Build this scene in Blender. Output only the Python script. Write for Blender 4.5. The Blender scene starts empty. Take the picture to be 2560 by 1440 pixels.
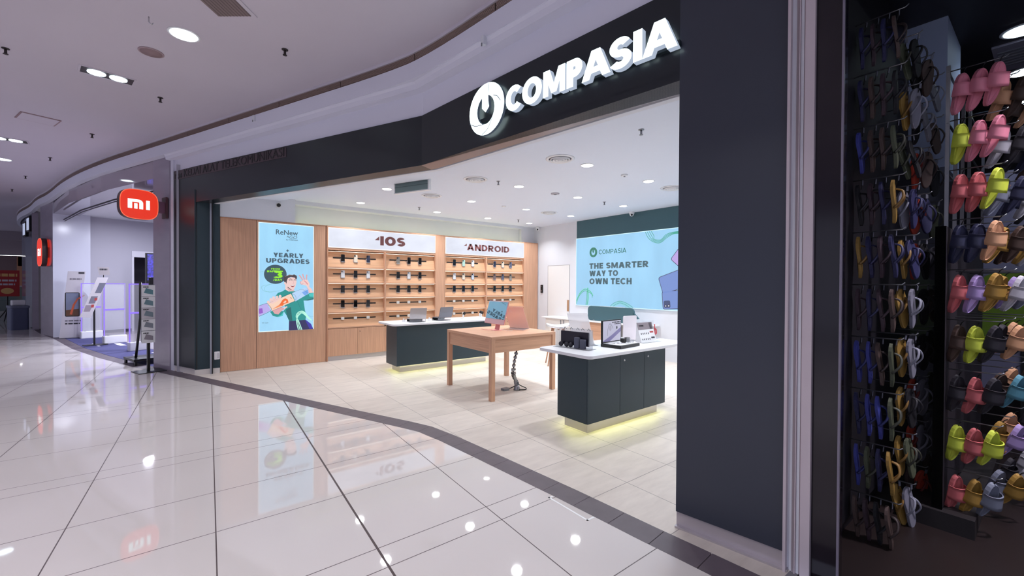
import bpy, bmesh, math, random
from mathutils import Vector, Matrix

# ------------------------------------------------------------------ camera, world, exposure
SC = bpy.context.scene
COL = SC.collection
PI = math.pi
random.seed(7)

CAM_F, CAM_PITCH, CAM_ROLL, CAM_YAW, EYE = 1051.66, math.radians(-0.514), math.radians(0.309), math.radians(52.331), 1.6
cd = bpy.data.cameras.new('camera'); cam = bpy.data.objects.new('camera', cd); COL.objects.link(cam)
cd.sensor_width = 36.0; cd.lens = CAM_F / 2560 * 36.0; cd.clip_start = 0.05; cd.clip_end = 200
_f = Vector((math.cos(CAM_YAW) * math.cos(CAM_PITCH), math.sin(CAM_YAW) * math.cos(CAM_PITCH), math.sin(CAM_PITCH)))
_r = Vector((math.sin(CAM_YAW), -math.cos(CAM_YAW), 0)); _u = _r.cross(_f)
_r2 = _r * math.cos(CAM_ROLL) + _u * math.sin(CAM_ROLL); _u2 = _u * math.cos(CAM_ROLL) - _r * math.sin(CAM_ROLL)
cam.matrix_world = Matrix(((_r2.x, _u2.x, -_f.x, 0), (_r2.y, _u2.y, -_f.y, 0), (_r2.z, _u2.z, -_f.z, EYE), (0, 0, 0, 1)))
SC.camera = cam

w = bpy.data.worlds.new('world'); SC.world = w; w.use_nodes = True
# soft light of the open mall hall: brighter and bluer from the shops across the hall, dim down the corridor
_nt = w.node_tree; _bg = _nt.nodes['Background']
_tc = _nt.nodes.new('ShaderNodeTexCoord'); _dp = _nt.nodes.new('ShaderNodeVectorMath'); _dp.operation = 'DOT_PRODUCT'; _dp.inputs[1].default_value = (-0.93, -0.36, 0.0)
_rp = _nt.nodes.new('ShaderNodeValToRGB'); _rp.color_ramp.elements[0].position = 0.0; _rp.color_ramp.elements[1].position = 0.95
_rp.color_ramp.elements[0].color = (0.11, 0.10, 0.13, 1); _rp.color_ramp.elements[1].color = (0.66, 0.68, 0.9, 1)
_nt.links.new(_tc.outputs['Generated'], _dp.inputs[0]); _nt.links.new(_dp.outputs['Value'], _rp.inputs[0]); _nt.links.new(_rp.outputs[0], _bg.inputs[0])
_bg.inputs[1].default_value = 0.75
SC.view_settings.view_transform = 'Standard'; SC.view_settings.look = 'None'
SC.view_settings.exposure = 0.0; SC.view_settings.gamma = 1.0; SC.view_settings.use_curve_mapping = False

SHOP_W, MALL_W, MI_W, SLIP_W = 15.0, 24.0, 110.0, 2.5      # watts of one recessed lamp in each place

# ------------------------------------------------------------------ helpers
def lin(c):
    return tuple(((v / 255) / 12.92 if v / 255 <= 0.04045 else ((v / 255 + 0.055) / 1.055) ** 2.4) for v in c)

MATS = {}
def mat(name, rgb, rough=0.5, metal=0.0, emit=0.0, spec=0.5, ior=None, coat=0.0, noise=0.0, nscale=(8, 8, 8), bump=0.0, emit_rgb=None, alpha=1.0, coords='Object', noise_rough=0.0):
    if name in MATS: return MATS[name]
    m = bpy.data.materials.new(name); m.use_nodes = True; MATS[name] = m
    nt = m.node_tree; b = nt.nodes['Principled BSDF']
    c = (*lin(rgb), 1)
    cb = (0.03, 0.03, 0.035, 1) if emit else c
    b.inputs['Base Color'].default_value = cb; b.inputs['Roughness'].default_value = rough; b.inputs['Metallic'].default_value = metal
    b.inputs['Specular IOR Level'].default_value = spec
    if ior: b.inputs['IOR'].default_value = ior
    if coat: b.inputs['Coat Weight'].default_value = coat; b.inputs['Coat Roughness'].default_value = 0.03
    if alpha < 1: b.inputs['Alpha'].default_value = alpha
    if emit:
        e = (*lin(emit_rgb or rgb), 1)
        b.inputs['Emission Color'].default_value = e; b.inputs['Emission Strength'].default_value = emit
    if noise or bump or noise_rough:
        tc = nt.nodes.new('ShaderNodeTexCoord'); mp = nt.nodes.new('ShaderNodeMapping'); nz = nt.nodes.new('ShaderNodeTexNoise')
        mp.inputs['Scale'].default_value = nscale; nz.inputs['Scale'].default_value = 1.0; nz.inputs['Detail'].default_value = 4
        nt.links.new(tc.outputs[coords], mp.inputs[0]); nt.links.new(mp.outputs[0], nz.inputs[0])
        if noise:
            rp = nt.nodes.new('ShaderNodeValToRGB')
            lo = [max(0, v * (1 - noise)) for v in c[:3]]; hi = [min(1, v * (1 + noise)) for v in c[:3]]
            rp.color_ramp.elements[0].position = 0.3; rp.color_ramp.elements[1].position = 0.7
            rp.color_ramp.elements[0].color = (*lo, 1); rp.color_ramp.elements[1].color = (*hi, 1)
            nt.links.new(nz.outputs[0], rp.inputs[0]); nt.links.new(rp.outputs[0], b.inputs['Emission Color' if emit else 'Base Color'])
        if bump:
            bp = nt.nodes.new('ShaderNodeBump'); bp.inputs['Strength'].default_value = bump; bp.inputs['Distance'].default_value = 0.01
            nt.links.new(nz.outputs[0], bp.inputs['Height']); nt.links.new(bp.outputs[0], b.inputs['Normal'])
    return m

def glassy(name, tint=(1, 1, 1), gloss=0.06, rough=0.02, dif=None, dif_w=0.0):
    """Clear sheet: see-through with a fresnel sheen, optionally a share of coloured film on it."""
    if name in MATS: return MATS[name]
    m = bpy.data.materials.new(name); m.use_nodes = True; MATS[name] = m
    nt = m.node_tree; nt.nodes.clear()
    out = nt.nodes.new('ShaderNodeOutputMaterial'); tr = nt.nodes.new('ShaderNodeBsdfTransparent'); gl = nt.nodes.new('ShaderNodeBsdfGlossy')
    tr.inputs[0].default_value = (*tint, 1); gl.inputs['Roughness'].default_value = rough
    fr = nt.nodes.new('ShaderNodeLayerWeight'); fr.inputs[0].default_value = gloss
    mx = nt.nodes.new('ShaderNodeMixShader')
    nt.links.new(fr.outputs['Fresnel'], mx.inputs[0]); nt.links.new(tr.outputs[0], mx.inputs[1]); nt.links.new(gl.outputs[0], mx.inputs[2])
    last = mx
    if dif:
        df = nt.nodes.new('ShaderNodeBsdfDiffuse'); df.inputs[0].default_value = (*lin(dif), 1)
        m2 = nt.nodes.new('ShaderNodeMixShader'); m2.inputs[0].default_value = dif_w
        nt.links.new(mx.outputs[0], m2.inputs[1]); nt.links.new(df.outputs[0], m2.inputs[2]); last = m2
    nt.links.new(last.outputs[0], out.inputs[0])
    return m

def wood(name, rgb, axis='z', scale=1.0, amount=0.16):
    if name in MATS: return MATS[name]
    m = bpy.data.materials.new(name); m.use_nodes = True; MATS[name] = m
    nt = m.node_tree; b = nt.nodes['Principled BSDF']; b.inputs['Roughness'].default_value = 0.5; b.inputs['Specular IOR Level'].default_value = 0.3
    tc = nt.nodes.new('ShaderNodeTexCoord'); mp = nt.nodes.new('ShaderNodeMapping')
    s = {'x': (1.2, 45, 45), 'y': (45, 1.2, 45), 'z': (45, 45, 1.2)}[axis]
    mp.inputs['Scale'].default_value = tuple(v * scale for v in s)
    nz = nt.nodes.new('ShaderNodeTexNoise'); nz.inputs['Scale'].default_value = 1.6; nz.inputs['Detail'].default_value = 6
    rp = nt.nodes.new('ShaderNodeValToRGB'); c = lin(rgb)
    rp.color_ramp.elements[0].position = 0.3; rp.color_ramp.elements[1].position = 0.72
    rp.color_ramp.elements[0].color = (*[v * (1 - amount) for v in c], 1); rp.color_ramp.elements[1].color = (*[min(1, v * (1 + amount * 0.7)) for v in c], 1)
    nt.links.new(tc.outputs['Object'], mp.inputs[0]); nt.links.new(mp.outputs[0], nz.inputs[0]); nt.links.new(nz.outputs[0], rp.inputs[0]); nt.links.new(rp.outputs[0], b.inputs['Base Color'])
    return m

class MB:
    """Collects pieces of ONE mesh object."""
    def __init__(self): self.v = []; self.f = []; self.m = []; self.mats = []; self.smooth = []
    def mi(self, m):
        if m not in self.mats: self.mats.append(m)
        return self.mats.index(m)
    def add(self, vs, fs, m, M=None, smooth=False):
        o = len(self.v); k = self.mi(m)
        for p in vs: self.v.append(tuple(M @ Vector(p)) if M else tuple(p))
        for f in fs: self.f.append([i + o for i in f]); self.m.append(k); self.smooth.append(smooth)
        return self
    def box(self, x0, x1, y0, y1, z0, z1, m, M=None):
        vs = [(x0, y0, z0), (x1, y0, z0), (x1, y1, z0), (x0, y1, z0), (x0, y0, z1), (x1, y0, z1), (x1, y1, z1), (x0, y1, z1)]
        return self.add(vs, [(0, 3, 2, 1), (4, 5, 6, 7), (0, 1, 5, 4), (1, 2, 6, 5), (2, 3, 7, 6), (3, 0, 4, 7)], m, M)
    def rbox(self, x0, x1, y0, y1, z0, z1, r, m, M=None, axis='z', n=4):
        """box with the four edges along axis rounded"""
        if axis == 'z': a0, a1, b0, b1, c0, c1 = x0, x1, y0, y1, z0, z1
        elif axis == 'y': a0, a1, b0, b1, c0, c1 = x0, x1, z0, z1, y0, y1
        else: a0, a1, b0, b1, c0, c1 = y0, y1, z0, z1, x0, x1
        pts = rrect(a0, a1, b0, b1, r, n)
        cv = (lambda p, c: (p[0], p[1], c)) if axis == 'z' else ((lambda p, c: (p[0], c, p[1])) if axis == 'y' else (lambda p, c: (c, p[0], p[1])))
        N = len(pts); vs = [cv(p, c0) for p in pts] + [cv(p, c1) for p in pts]
        fs = [tuple(range(N))[::-1], tuple(range(N, 2 * N))] + [(i, (i + 1) % N, N + (i + 1) % N, N + i) for i in range(N)]
        return self.add(vs, fs, m, M)
    def prism(self, pts, z0, z1, m, M=None):
        N = len(pts); vs = [(p[0], p[1], z0) for p in pts] + [(p[0], p[1], z1) for p in pts]
        return self.add(vs, [tuple(range(N))[::-1], tuple(range(N, 2 * N))] + [(i, (i + 1) % N, N + (i + 1) % N, N + i) for i in range(N)], m, M)
    def lathe(self, prof, m, M=None, n=24, smooth=True):
        vs = []; fs = []
        for r, z in prof:
            for i in range(n): a = 2 * PI * i / n; vs.append((r * math.cos(a), r * math.sin(a), z))
        for k in range(len(prof) - 1):
            for i in range(n): j = (i + 1) % n; fs.append((k * n + i, k * n + j, (k + 1) * n + j, (k + 1) * n + i))
        fs.append(tuple(range(n))[::-1]); fs.append(tuple(range((len(prof) - 1) * n, len(prof) * n)))
        return self.add(vs, fs, m, M, smooth)
    def cyl(self, c, r, z0, z1, m, M=None, n=20):
        T = Matrix.Translation((c[0], c[1], 0)); return self.lathe([(r, z0), (r, z1)], m, (M @ T) if M else T, n, False)
    def tube(self, pts, r, m, n=8, M=None, r1=None, smooth=True, flat=1.0):
        pts = [Vector(p) for p in pts]; vs = []; fs = []; N = len(pts); prev = None
        for k, p in enumerate(pts):
            t = (pts[min(k + 1, N - 1)] - pts[max(k - 1, 0)]).normalized()
            a = (prev - t * prev.dot(t)) if prev else t.orthogonal()
            a.normalize(); prev = a; b = t.cross(a); rr = r if r1 is None else r + (r1 - r) * k / max(1, N - 1)
            for i in range(n): g = 2 * PI * i / n; vs.append(p + a * (rr * math.cos(g)) + b * (rr * flat * math.sin(g)))
        for k in range(N - 1):
            for i in range(n): j = (i + 1) % n; fs.append((k * n + i, k * n + j, (k + 1) * n + j, (k + 1) * n + i))
        fs.append(tuple(range(n))[::-1]); fs.append(tuple(range((N - 1) * n, N * n)))
        return self.add(vs, fs, m, M, smooth)
    def build(self, name, parent=None, loc=None, rz=None, bevel=0.0, seg=2):
        me = bpy.data.meshes.new(name); me.from_pydata(self.v, [], self.f); 
        for mm in self.mats: me.materials.append(mm)
        for p, k, s in zip(me.polygons, self.m, self.smooth): p.material_index = k; p.use_smooth = s
        me.update()
        return link(name, me, parent, loc, rz, bevel, seg)

def link(name, me, parent=None, loc=None, rz=None, bevel=0.0, seg=2):
    o = bpy.data.objects.new(name, me); COL.objects.link(o)
    if parent: o.parent = parent
    if loc is not None: o.location = loc
    if rz is not None: o.rotation_euler = (0, 0, rz)
    if bevel:
        b = o.modifiers.new('bevel', 'BEVEL'); b.width = bevel; b.segments = seg; b.limit_method = 'ANGLE'; b.angle_limit = math.radians(40)
    return o

def rrect(x0, x1, y0, y1, r, n=4):
    out = []
    for cx, cy, a0 in ((x1 - r, y1 - r, 0), (x0 + r, y1 - r, PI / 2), (x0 + r, y0 + r, PI), (x1 - r, y0 + r, 1.5 * PI)):
        for i in range(n + 1): a = a0 + PI / 2 * i / n; out.append((cx + r * math.cos(a), cy + r * math.sin(a)))
    return out

def tag(o, label, cat, group=None):
    o['label'] = label; o['category'] = cat
    if group: o['group'] = group
    return o
def thing(name, label, cat, loc=(0, 0, 0), rz=0.0, group=None):
    o = bpy.data.objects.new(name, None); COL.objects.link(o); o.empty_display_size = 0.1
    o.location = loc; o.rotation_euler = (0, 0, rz)
    return tag(o, label, cat, group)
def struct(mb, name, loc=None, rz=None, bevel=0.0):
    o = mb.build(name, None, loc, rz, bevel); o['kind'] = 'structure'; return o
def dup(root, loc=None, rz=None, label=None, group=None):
    r = root.copy(); COL.objects.link(r)
    if loc is not None: r.location = loc
    if rz is not None: r.rotation_euler = (0, 0, rz)
    if label: r['label'] = label
    if group: r['group'] = group
    for ch in root.children:
        c = ch.copy(); COL.objects.link(c); c.parent = r
        for g in ch.children: d = g.copy(); COL.objects.link(d); d.parent = c
    return r

# ---- lettering
_TC = {}
def text_polys(s, bold=0.0, extrude=0.0, shear=0.0):
    """vertices and faces of a line of lettering, cap height 1, starting at x = 0"""
    k = (s, bold, extrude, shear)
    if k in _TC: return _TC[k]
    cu = bpy.data.curves.new('t', 'FONT'); cu.body = s; cu.size = 1; cu.offset = bold; cu.extrude = extrude; cu.shear = shear; cu.resolution_u = 4
    cu.fill_mode = 'BOTH' if extrude else 'FRONT'
    ob = bpy.data.objects.new('t', cu); COL.objects.link(ob); dg = bpy.context.evaluated_depsgraph_get()
    me = bpy.data.meshes.new_from_object(ob.evaluated_get(dg))
    vs = [v.co.copy() for v in me.vertices]; fs = [tuple(p.vertices) for p in me.polygons]
    bpy.data.objects.remove(ob); bpy.data.curves.remove(cu); bpy.data.meshes.remove(me)
    x0 = min(v.x for v in vs); x1 = max(v.x for v in vs); y0 = min(v.y for v in vs); y1 = max(v.y for v in vs)
    _TC[k] = (vs, fs, x0, x1, y0, y1); return _TC[k]
def text_on(mb, s, x0, x1, z0, z1, m, y=-0.002, depth=0.0, bold=0.0, shear=0.0):
    """lettering in the local x-z plane facing -y, fitted to the rectangle"""
    vs, fs, a0, a1, b0, b1 = text_polys(s, bold, 0.5 if depth else 0.0, shear)
    P = [(x0 + (v.x - a0) / (a1 - a0) * (x1 - x0), y - (v.z + 0.5) * depth if depth else y, z0 + (v.y - b0) / (b1 - b0) * (z1 - z0)) for v in vs]
    mb.add(P, fs, m)
# heavy block lettering built from bars, slanted bars and bows (cap height 1)
def heavy_glyph(ch, t, w=None):
    """-> list of polygons [(x, y)...] and the advance width"""
    V = lambda x: [(x, 0), (x + t, 0), (x + t, 1), (x, 1)]
    tb = t * .82
    Hb = lambda y, x0, x1: [(x0, y), (x1, y), (x1, y + tb), (x0, y + tb)]
    D = lambda xa, xb, y0=0., y1=1., tt=None: [(xa, y0), (xa + (tt or t * 1.1), y0), (xb + (tt or t * 1.1), y1), (xb, y1)]
    def bow(cx, cy, rx, ry, a0, a1, n=18):
        P = []; a0, a1 = math.radians(a0), math.radians(a1)
        for i in range(n):
            p, q = a0 + (a1 - a0) * i / n, a0 + (a1 - a0) * (i + 1) / n
            P.append([(cx + rx * math.cos(p), cy + ry * math.sin(p)), (cx + rx * math.cos(q), cy + ry * math.sin(q)), (cx + (rx - t) * math.cos(q), cy + (ry - tb) * math.sin(q)), (cx + (rx - t) * math.cos(p), cy + (ry - tb) * math.sin(p))])
        return P
    if ch == 'I': return [V(0)], t
    if ch == 'O': return bow(.5, .5, .5, .51, 0, 360, 36), 1.0
    if ch == 'C': return bow(.5, .5, .5, .51, 42, 318, 30), .93
    if ch == 'G': return bow(.5, .5, .5, .51, 42, 350, 30) + [Hb(.36, .5, .98), [(.98 - t, .1), (.98, .1), (.98, .4), (.98 - t, .4)]], .98
    if ch == 'S': h = (1.01 + tb) / 4; return bow(.4, 1.005 - h, .38, h, 28, 270, 20) + bow(.4, -.005 + h, .40, h, 90, -152, 20), .8
    if ch == 'P': return [V(0), Hb(1 - tb, t * .5, .42), Hb(.33, t * .5, .42)] + bow(.42, .665, .37, .335, -90, 90, 16), .79
    if ch == 'R': return [V(0), Hb(1 - tb, t * .5, .46), Hb(.36, t * .5, .46), D(.52, .26, 0, .42, t * 1.15)] + bow(.46, .68, .35, .32, -90, 90, 16), .86
    if ch == 'D': return [V(0), Hb(1 - tb, t * .5, .36), Hb(0, t * .5, .36)] + bow(.36, .5, .5, .5, -90, 90, 20), .86
    if ch == 'A': return [D(0, .5 - t * .62), D(1 - t * 1.1, .5 - t * .5), Hb(.2, .22, .78)], 1.0
    if ch == 'M': t *= .86
    if ch == 'M': return [V(0), V(1.1 - t), [(t * .2, 1), (t * 1.25, 1), (.55 + t * .5, .08), (.55 - t * .5, .08)], [(1.1 - t * 1.25, 1), (1.1 - t * .2, 1), (.55 + t * .5, .08), (.55 - t * .5, .08)]], 1.1
    if ch == 'N': return [V(0), V(.9 - t), [(0, 1), (t * 1.2, 1), (.9, 0), (.9 - t * 1.2, 0)]], .9
    if ch == 'E': return [V(0), Hb(0, t * .5, .68), Hb(.5 - tb / 2, t * .5, .64), Hb(1 - tb, t * .5, .68)], .68
    if ch == 'F': return [V(0), Hb(.42, t * .5, .6), Hb(1 - tb, t * .5, .66)], .66
    if ch == '3': h = (1.01 + tb) / 4; return bow(.36, 1.005 - h, .36, h, 150, -90, 18) + bow(.36, -.005 + h, .40, h, 90, -150, 18), .76
    if ch == '/': return [D(0, .34, 0, 1, t * .8)], .34 + t * .8
    if ch == 'H': return [V(0), V(.84 - t), Hb(.5 - tb / 2, t * .5, .84 - t * .5)], .84
    if ch == 'L': return [V(0), Hb(0, t * .5, .64)], .64
    if ch == 'T': return [[(.38 - t / 2, 0), (.38 + t / 2, 0), (.38 + t / 2, 1), (.38 - t / 2, 1)], Hb(1 - tb, 0, .76)], .76
    if ch == 'U': return [[(0, .4), (t, .4), (t, 1), (0, 1)], [(.86 - t, .4), (.86, .4), (.86, 1), (.86 - t, 1)]] + bow(.43, .4, .43, .41, 180, 360, 20), .86
    if ch == 'W': return [D(.22, 0), D(.22, .66 - t * .5), D(1.1 - t * 1.1, .66 - t * .6), D(1.1 - t * 1.1, 1.32 - t * 1.1)], 1.32
    if ch == 'Y': return [[(.42 - t / 2, 0), (.42 + t / 2, 0), (.42 + t / 2, .46), (.42 - t / 2, .46)], D(.42 - t * .6, 0, .38, 1), D(.42 - t * .5, .84 - t * 1.1, .38, 1)], .84
    if ch == 'K': return [V(0), [(t * .6, .42), (t * 1.4, .62), (.86, 1), (.86 - t * 1.2, 1)], D(.9 - t * 1.2, .3, 0, .6)], .9
    return [], .3
def heavy_text(mb, s, x0, x1, z0, z1, m, y=-.002, depth=0.0, t=.26, gap=.09):
    """heavy lettering in the local x-z plane facing -y, fitted to the rectangle"""
    X = 0; polys = []
    for ch in s:
        g, adv = heavy_glyph(ch, t)
        polys += [[(p[0] + X, p[1]) for p in q] for q in g]; X += adv + gap
    X -= gap; kx = (x1 - x0) / X; kz = z1 - z0
    for i, q in enumerate(polys):
        P = [(x0 + p[0] * kx, z0 + p[1] * kz) for p in q]; N = len(P)
        if depth:
            e = (i % 7) * .00005
            mb.add([(p[0], y - depth - e, p[1]) for p in P] + [(p[0], y, p[1]) for p in P], [tuple(range(N))] + [(j, (j + 1) % N, N + (j + 1) % N, N + j) for j in range(N)], m)
        else: mb.add([(p[0], y, p[1]) for p in P], [tuple(range(N))], m)
def word_bars(mb, x0, x1, z0, z1, m, y=-.002, seed=1):
    """a line of print too small to read: word-length strokes"""
    r = random.Random(seed); x = x0; L = x1 - x0
    while x < x1 - .02 * L:
        e = min(x1, x + L * r.uniform(.14, .34)); mb.add([(x, y, z0), (e, y, z0), (e, y, z1), (x, y, z1)], [(0, 1, 2, 3)], m); x = e + L * .05
def flat_poly(mb, pts, m, y=-0.001):
    """polygon (concave allowed) in the local x-z plane facing -y"""
    from mathutils.geometry import tessellate_polygon
    tri = tessellate_polygon([[Vector((p[0], p[1], 0)) for p in pts]])
    mb.add([(p[0], y, p[1]) for p in pts], [tuple(t) for t in tri], m)
def flat_disc(mb, cx, cz, rx, rz, m, y=-0.001, n=32, a0=0, a1=2 * PI):
    flat_poly(mb, [(cx + rx * math.cos(a0 + (a1 - a0) * i / n), cz + rz * math.sin(a0 + (a1 - a0) * i / n)) for i in range(n if a1 - a0 > 6.28 else n + 1)], m, y)
def flat_line(mb, pts, wd, m, y=-0.001, w1=None):
    N = len(pts); L = []; R = []
    for i, p in enumerate(pts):
        a = pts[max(0, i - 1)]; b = pts[min(N - 1, i + 1)]; dx, dz = b[0] - a[0], b[1] - a[1]; l = math.hypot(dx, dz) or 1
        ww = (wd if w1 is None else wd + (w1 - wd) * i / (N - 1)) / 2
        L.append((p[0] - dz / l * ww, y, p[1] + dx / l * ww)); R.append((p[0] + dz / l * ww, y, p[1] - dx / l * ww))
    mb.add(L + R, [(i, i + 1, N + i + 1, N + i) for i in range(N - 1)], m)
def curve_pts(ctrl, n=8):
    out = []
    for i in range(len(ctrl) - 1):
        p0 = ctrl[max(0, i - 1)]; p1 = ctrl[i]; p2 = ctrl[i + 1]; p3 = ctrl[min(len(ctrl) - 1, i + 2)]
        for k in range(n):
            t = k / n
            out.append(tuple(0.5 * (2 * b + (c - a) * t + (2 * a - 5 * b + 4 * c - d) * t * t + (3 * b - a - 3 * c + d) * t ** 3) for a, b, c, d in zip(p0, p1, p2, p3)))
    out.append(tuple(ctrl[-1])); return out

# ---- polyline paths seen from above (the curved shop fronts)
def offset_path(P, off):
    out = []
    for i, p in enumerate(P):
        ns = []
        for a, b in ((i - 1, i), (i, i + 1)):
            if a >= 0 and b < len(P):
                dx, dy = P[b][0] - P[a][0], P[b][1] - P[a][1]; l = math.hypot(dx, dy); ns.append((-dy / l, dx / l))
        nx = sum(n[0] for n in ns) / len(ns); ny = sum(n[1] for n in ns) / len(ns); l2 = nx * nx + ny * ny
        out.append((p[0] + nx / l2 * off, p[1] + ny / l2 * off))
    return out      # paths run away from the camera, so + is towards the mall
def sweep(mb, P, prof, m, smooth=False):
    """prof: list of (offset, z); faces between neighbours"""
    rows = [[(x, y, z) for x, y in offset_path(P, o)] for o, z in prof]; N = len(P)
    mb.add([v for r in rows for v in r], [(k * N + i, k * N + i + 1, (k + 1) * N + i + 1, (k + 1) * N + i) for k in range(len(prof) - 1) for i in range(N - 1)], m, None, smooth)
def chaikin(P, n=1):
    for _ in range(n):
        Q = [P[0]]
        for a, b in zip(P, P[1:]): Q += [(a[0] * .75 + b[0] * .25, a[1] * .75 + b[1] * .25), (a[0] * .25 + b[0] * .75, a[1] * .25 + b[1] * .75)]
        P = Q + [P[-1]]
    return P
def cut_path(P, s0, s1):
    out = []; s = 0
    for a, b in zip(P, P[1:]):
        l = math.hypot(b[0] - a[0], b[1] - a[1])
        for t in (s0, s1):
            pass
        if s + l >= s0 and s <= s1:
            t0 = max(0, (s0 - s) / l); t1 = min(1, (s1 - s) / l)
            if not out: out.append((a[0] + (b[0] - a[0]) * t0, a[1] + (b[1] - a[1]) * t0))
            out.append((a[0] + (b[0] - a[0]) * t1, a[1] + (b[1] - a[1]) * t1))
        s += l
    return out
def path_len(P): return sum(math.hypot(b[0] - a[0], b[1] - a[1]) for a, b in zip(P, P[1:]))

def lamp(parent, watts, size=0.14, rgb=(1, 1, 1), z=-0.02, spread=PI * 0.72, name='lamp_light'):
    l = bpy.data.lights.new(name, 'AREA'); l.shape = 'DISK'; l.size = size; l.energy = watts; l.color = rgb; l.spread = spread
    o = bpy.data.objects.new(name, l); COL.objects.link(o); o.parent = parent; o.location = (0, 0, z); return o

# ------------------------------------------------------------------ materials
M_wallw = mat('white wall paint', (222, 224, 232), 0.7, noise=0.015, nscale=(3, 3, 3))
M_ceil = mat('shop ceiling paint', (224, 230, 243), 0.8)
M_mceil = mat('mall ceiling paint', (205, 198, 210), 0.8, noise=0.03, nscale=(0.5, 0.5, 0.5))
M_mwall = mat('bulkhead paint', (222, 222, 236), 0.75)
M_green = mat('dark green laminate', (46, 62, 70), 0.4, spec=0.4)
M_greenp = mat('pillar laminate with painted sheen', (50, 55, 68), 0.36, spec=0.5)  # header laminate, lightened and blued to stand in for reflected light
M_greenf = mat('dark green fascia', (25, 31, 38), 0.36, spec=0.45)
M_greenw = mat('green wall paint', (62, 96, 106), 0.6)
M_oak = wood('oak veneer upright', (206, 160, 132), 'z')
M_oakx = wood('oak veneer lengthwise', (206, 160, 132), 'x')
M_oaky = wood('oak veneer crosswise', (206, 160, 132), 'y')
M_oakd = wood('oak edge', (182, 132, 104), 'z')
M_skirt = mat('skirting steel', (190, 184, 190), 0.32, 0.6)
M_steel = mat('brushed steel', (150, 150, 155), 0.3, 0.9)
M_chrome = mat('chrome', (200, 200, 205), 0.12, 1.0)
M_soff = mat('header soffit metal', (128, 118, 122), 0.3, 0.55)
M_black = mat('black metal', (20, 20, 22), 0.4)
M_blackp = mat('black plastic', (16, 16, 18), 0.3)
M_white = mat('white plastic', (235, 235, 238), 0.35)
M_top = mat('white solid surface', (238, 238, 242), 0.3)
M_grey = mat('grey plastic', (128, 130, 138), 0.45)
M_led = mat('warm led strip', (255, 246, 226), 0.5, emit=2.6)
M_ledy = mat('yellow green led strip', (244, 250, 160), 0.5, emit=16.0)
M_lens = mat('lamp lens', (255, 255, 255), 0.5, emit=7.0)
M_lensc = mat('cool lamp lens', (225, 245, 255), 0.5, emit=7.0)
M_glass = glassy('clear glass', (0.97, 0.98, 0.98), 0.06)
M_acr = glassy('clear acrylic', (0.95, 0.96, 0.97), 0.12, 0.03, (240, 240, 245), 0.18)
# ------------------------------------------------------------------ the setting: floors
A0 = Vector((0.118, 9.066)); KN = Vector((2.14, 4.49)); B1 = Vector((2.565, 1.53)); B2 = Vector((2.662, 0.928))
dA = (KN - A0).normalized(); dB = (B1 - KN).normalized()
RZA = math.atan2(dA.y, dA.x); RZB = math.atan2(dB.y, dB.x)
A_END = A0 - dA * 0.85                                         # far end of the green shop front
LEN_B = (B1 - KN).length; LEN_A = (KN - A0).length
T_OUT = [(2.75, -3.6), (2.42, -0.5), (2.27, 1.32), (2.246, 1.58), (2.197, 2.246), (2.105, 3.19), (2.038, 3.826), (1.975, 4.2), (1.88, 4.437), (1.3, 5.78), (0.781, 6.99), (-0.296, 9.489), (-0.829, 10.67), (-1.538, 12.475), (-2.182, 14.368), (-3.0, 17.3), (-3.7, 19.5), (-4.55, 22.7), (-5.1, 25.06), (-5.45, 27.2), (-5.4, 29.5), (-4.3, 33.0)]
T_IN = offset_path(T_OUT, -0.2)
T_IN[7] = (2.17, 4.26); T_IN[8] = (2.065, 4.53)
FRONT = [(3.35, -3.4), tuple(B2), tuple(B1), tuple(KN), tuple(A0), tuple(A_END), (-1.45, 12.6), (-2.3, 15.0), (-3.02, 17.6), (-3.52, 19.0), (-4.03, 20.95), (-4.66, 22.8), (-5.2, 25.0), (-5.5, 27.2), (-5.45, 29.5), (-4.4, 33.0)]

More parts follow.
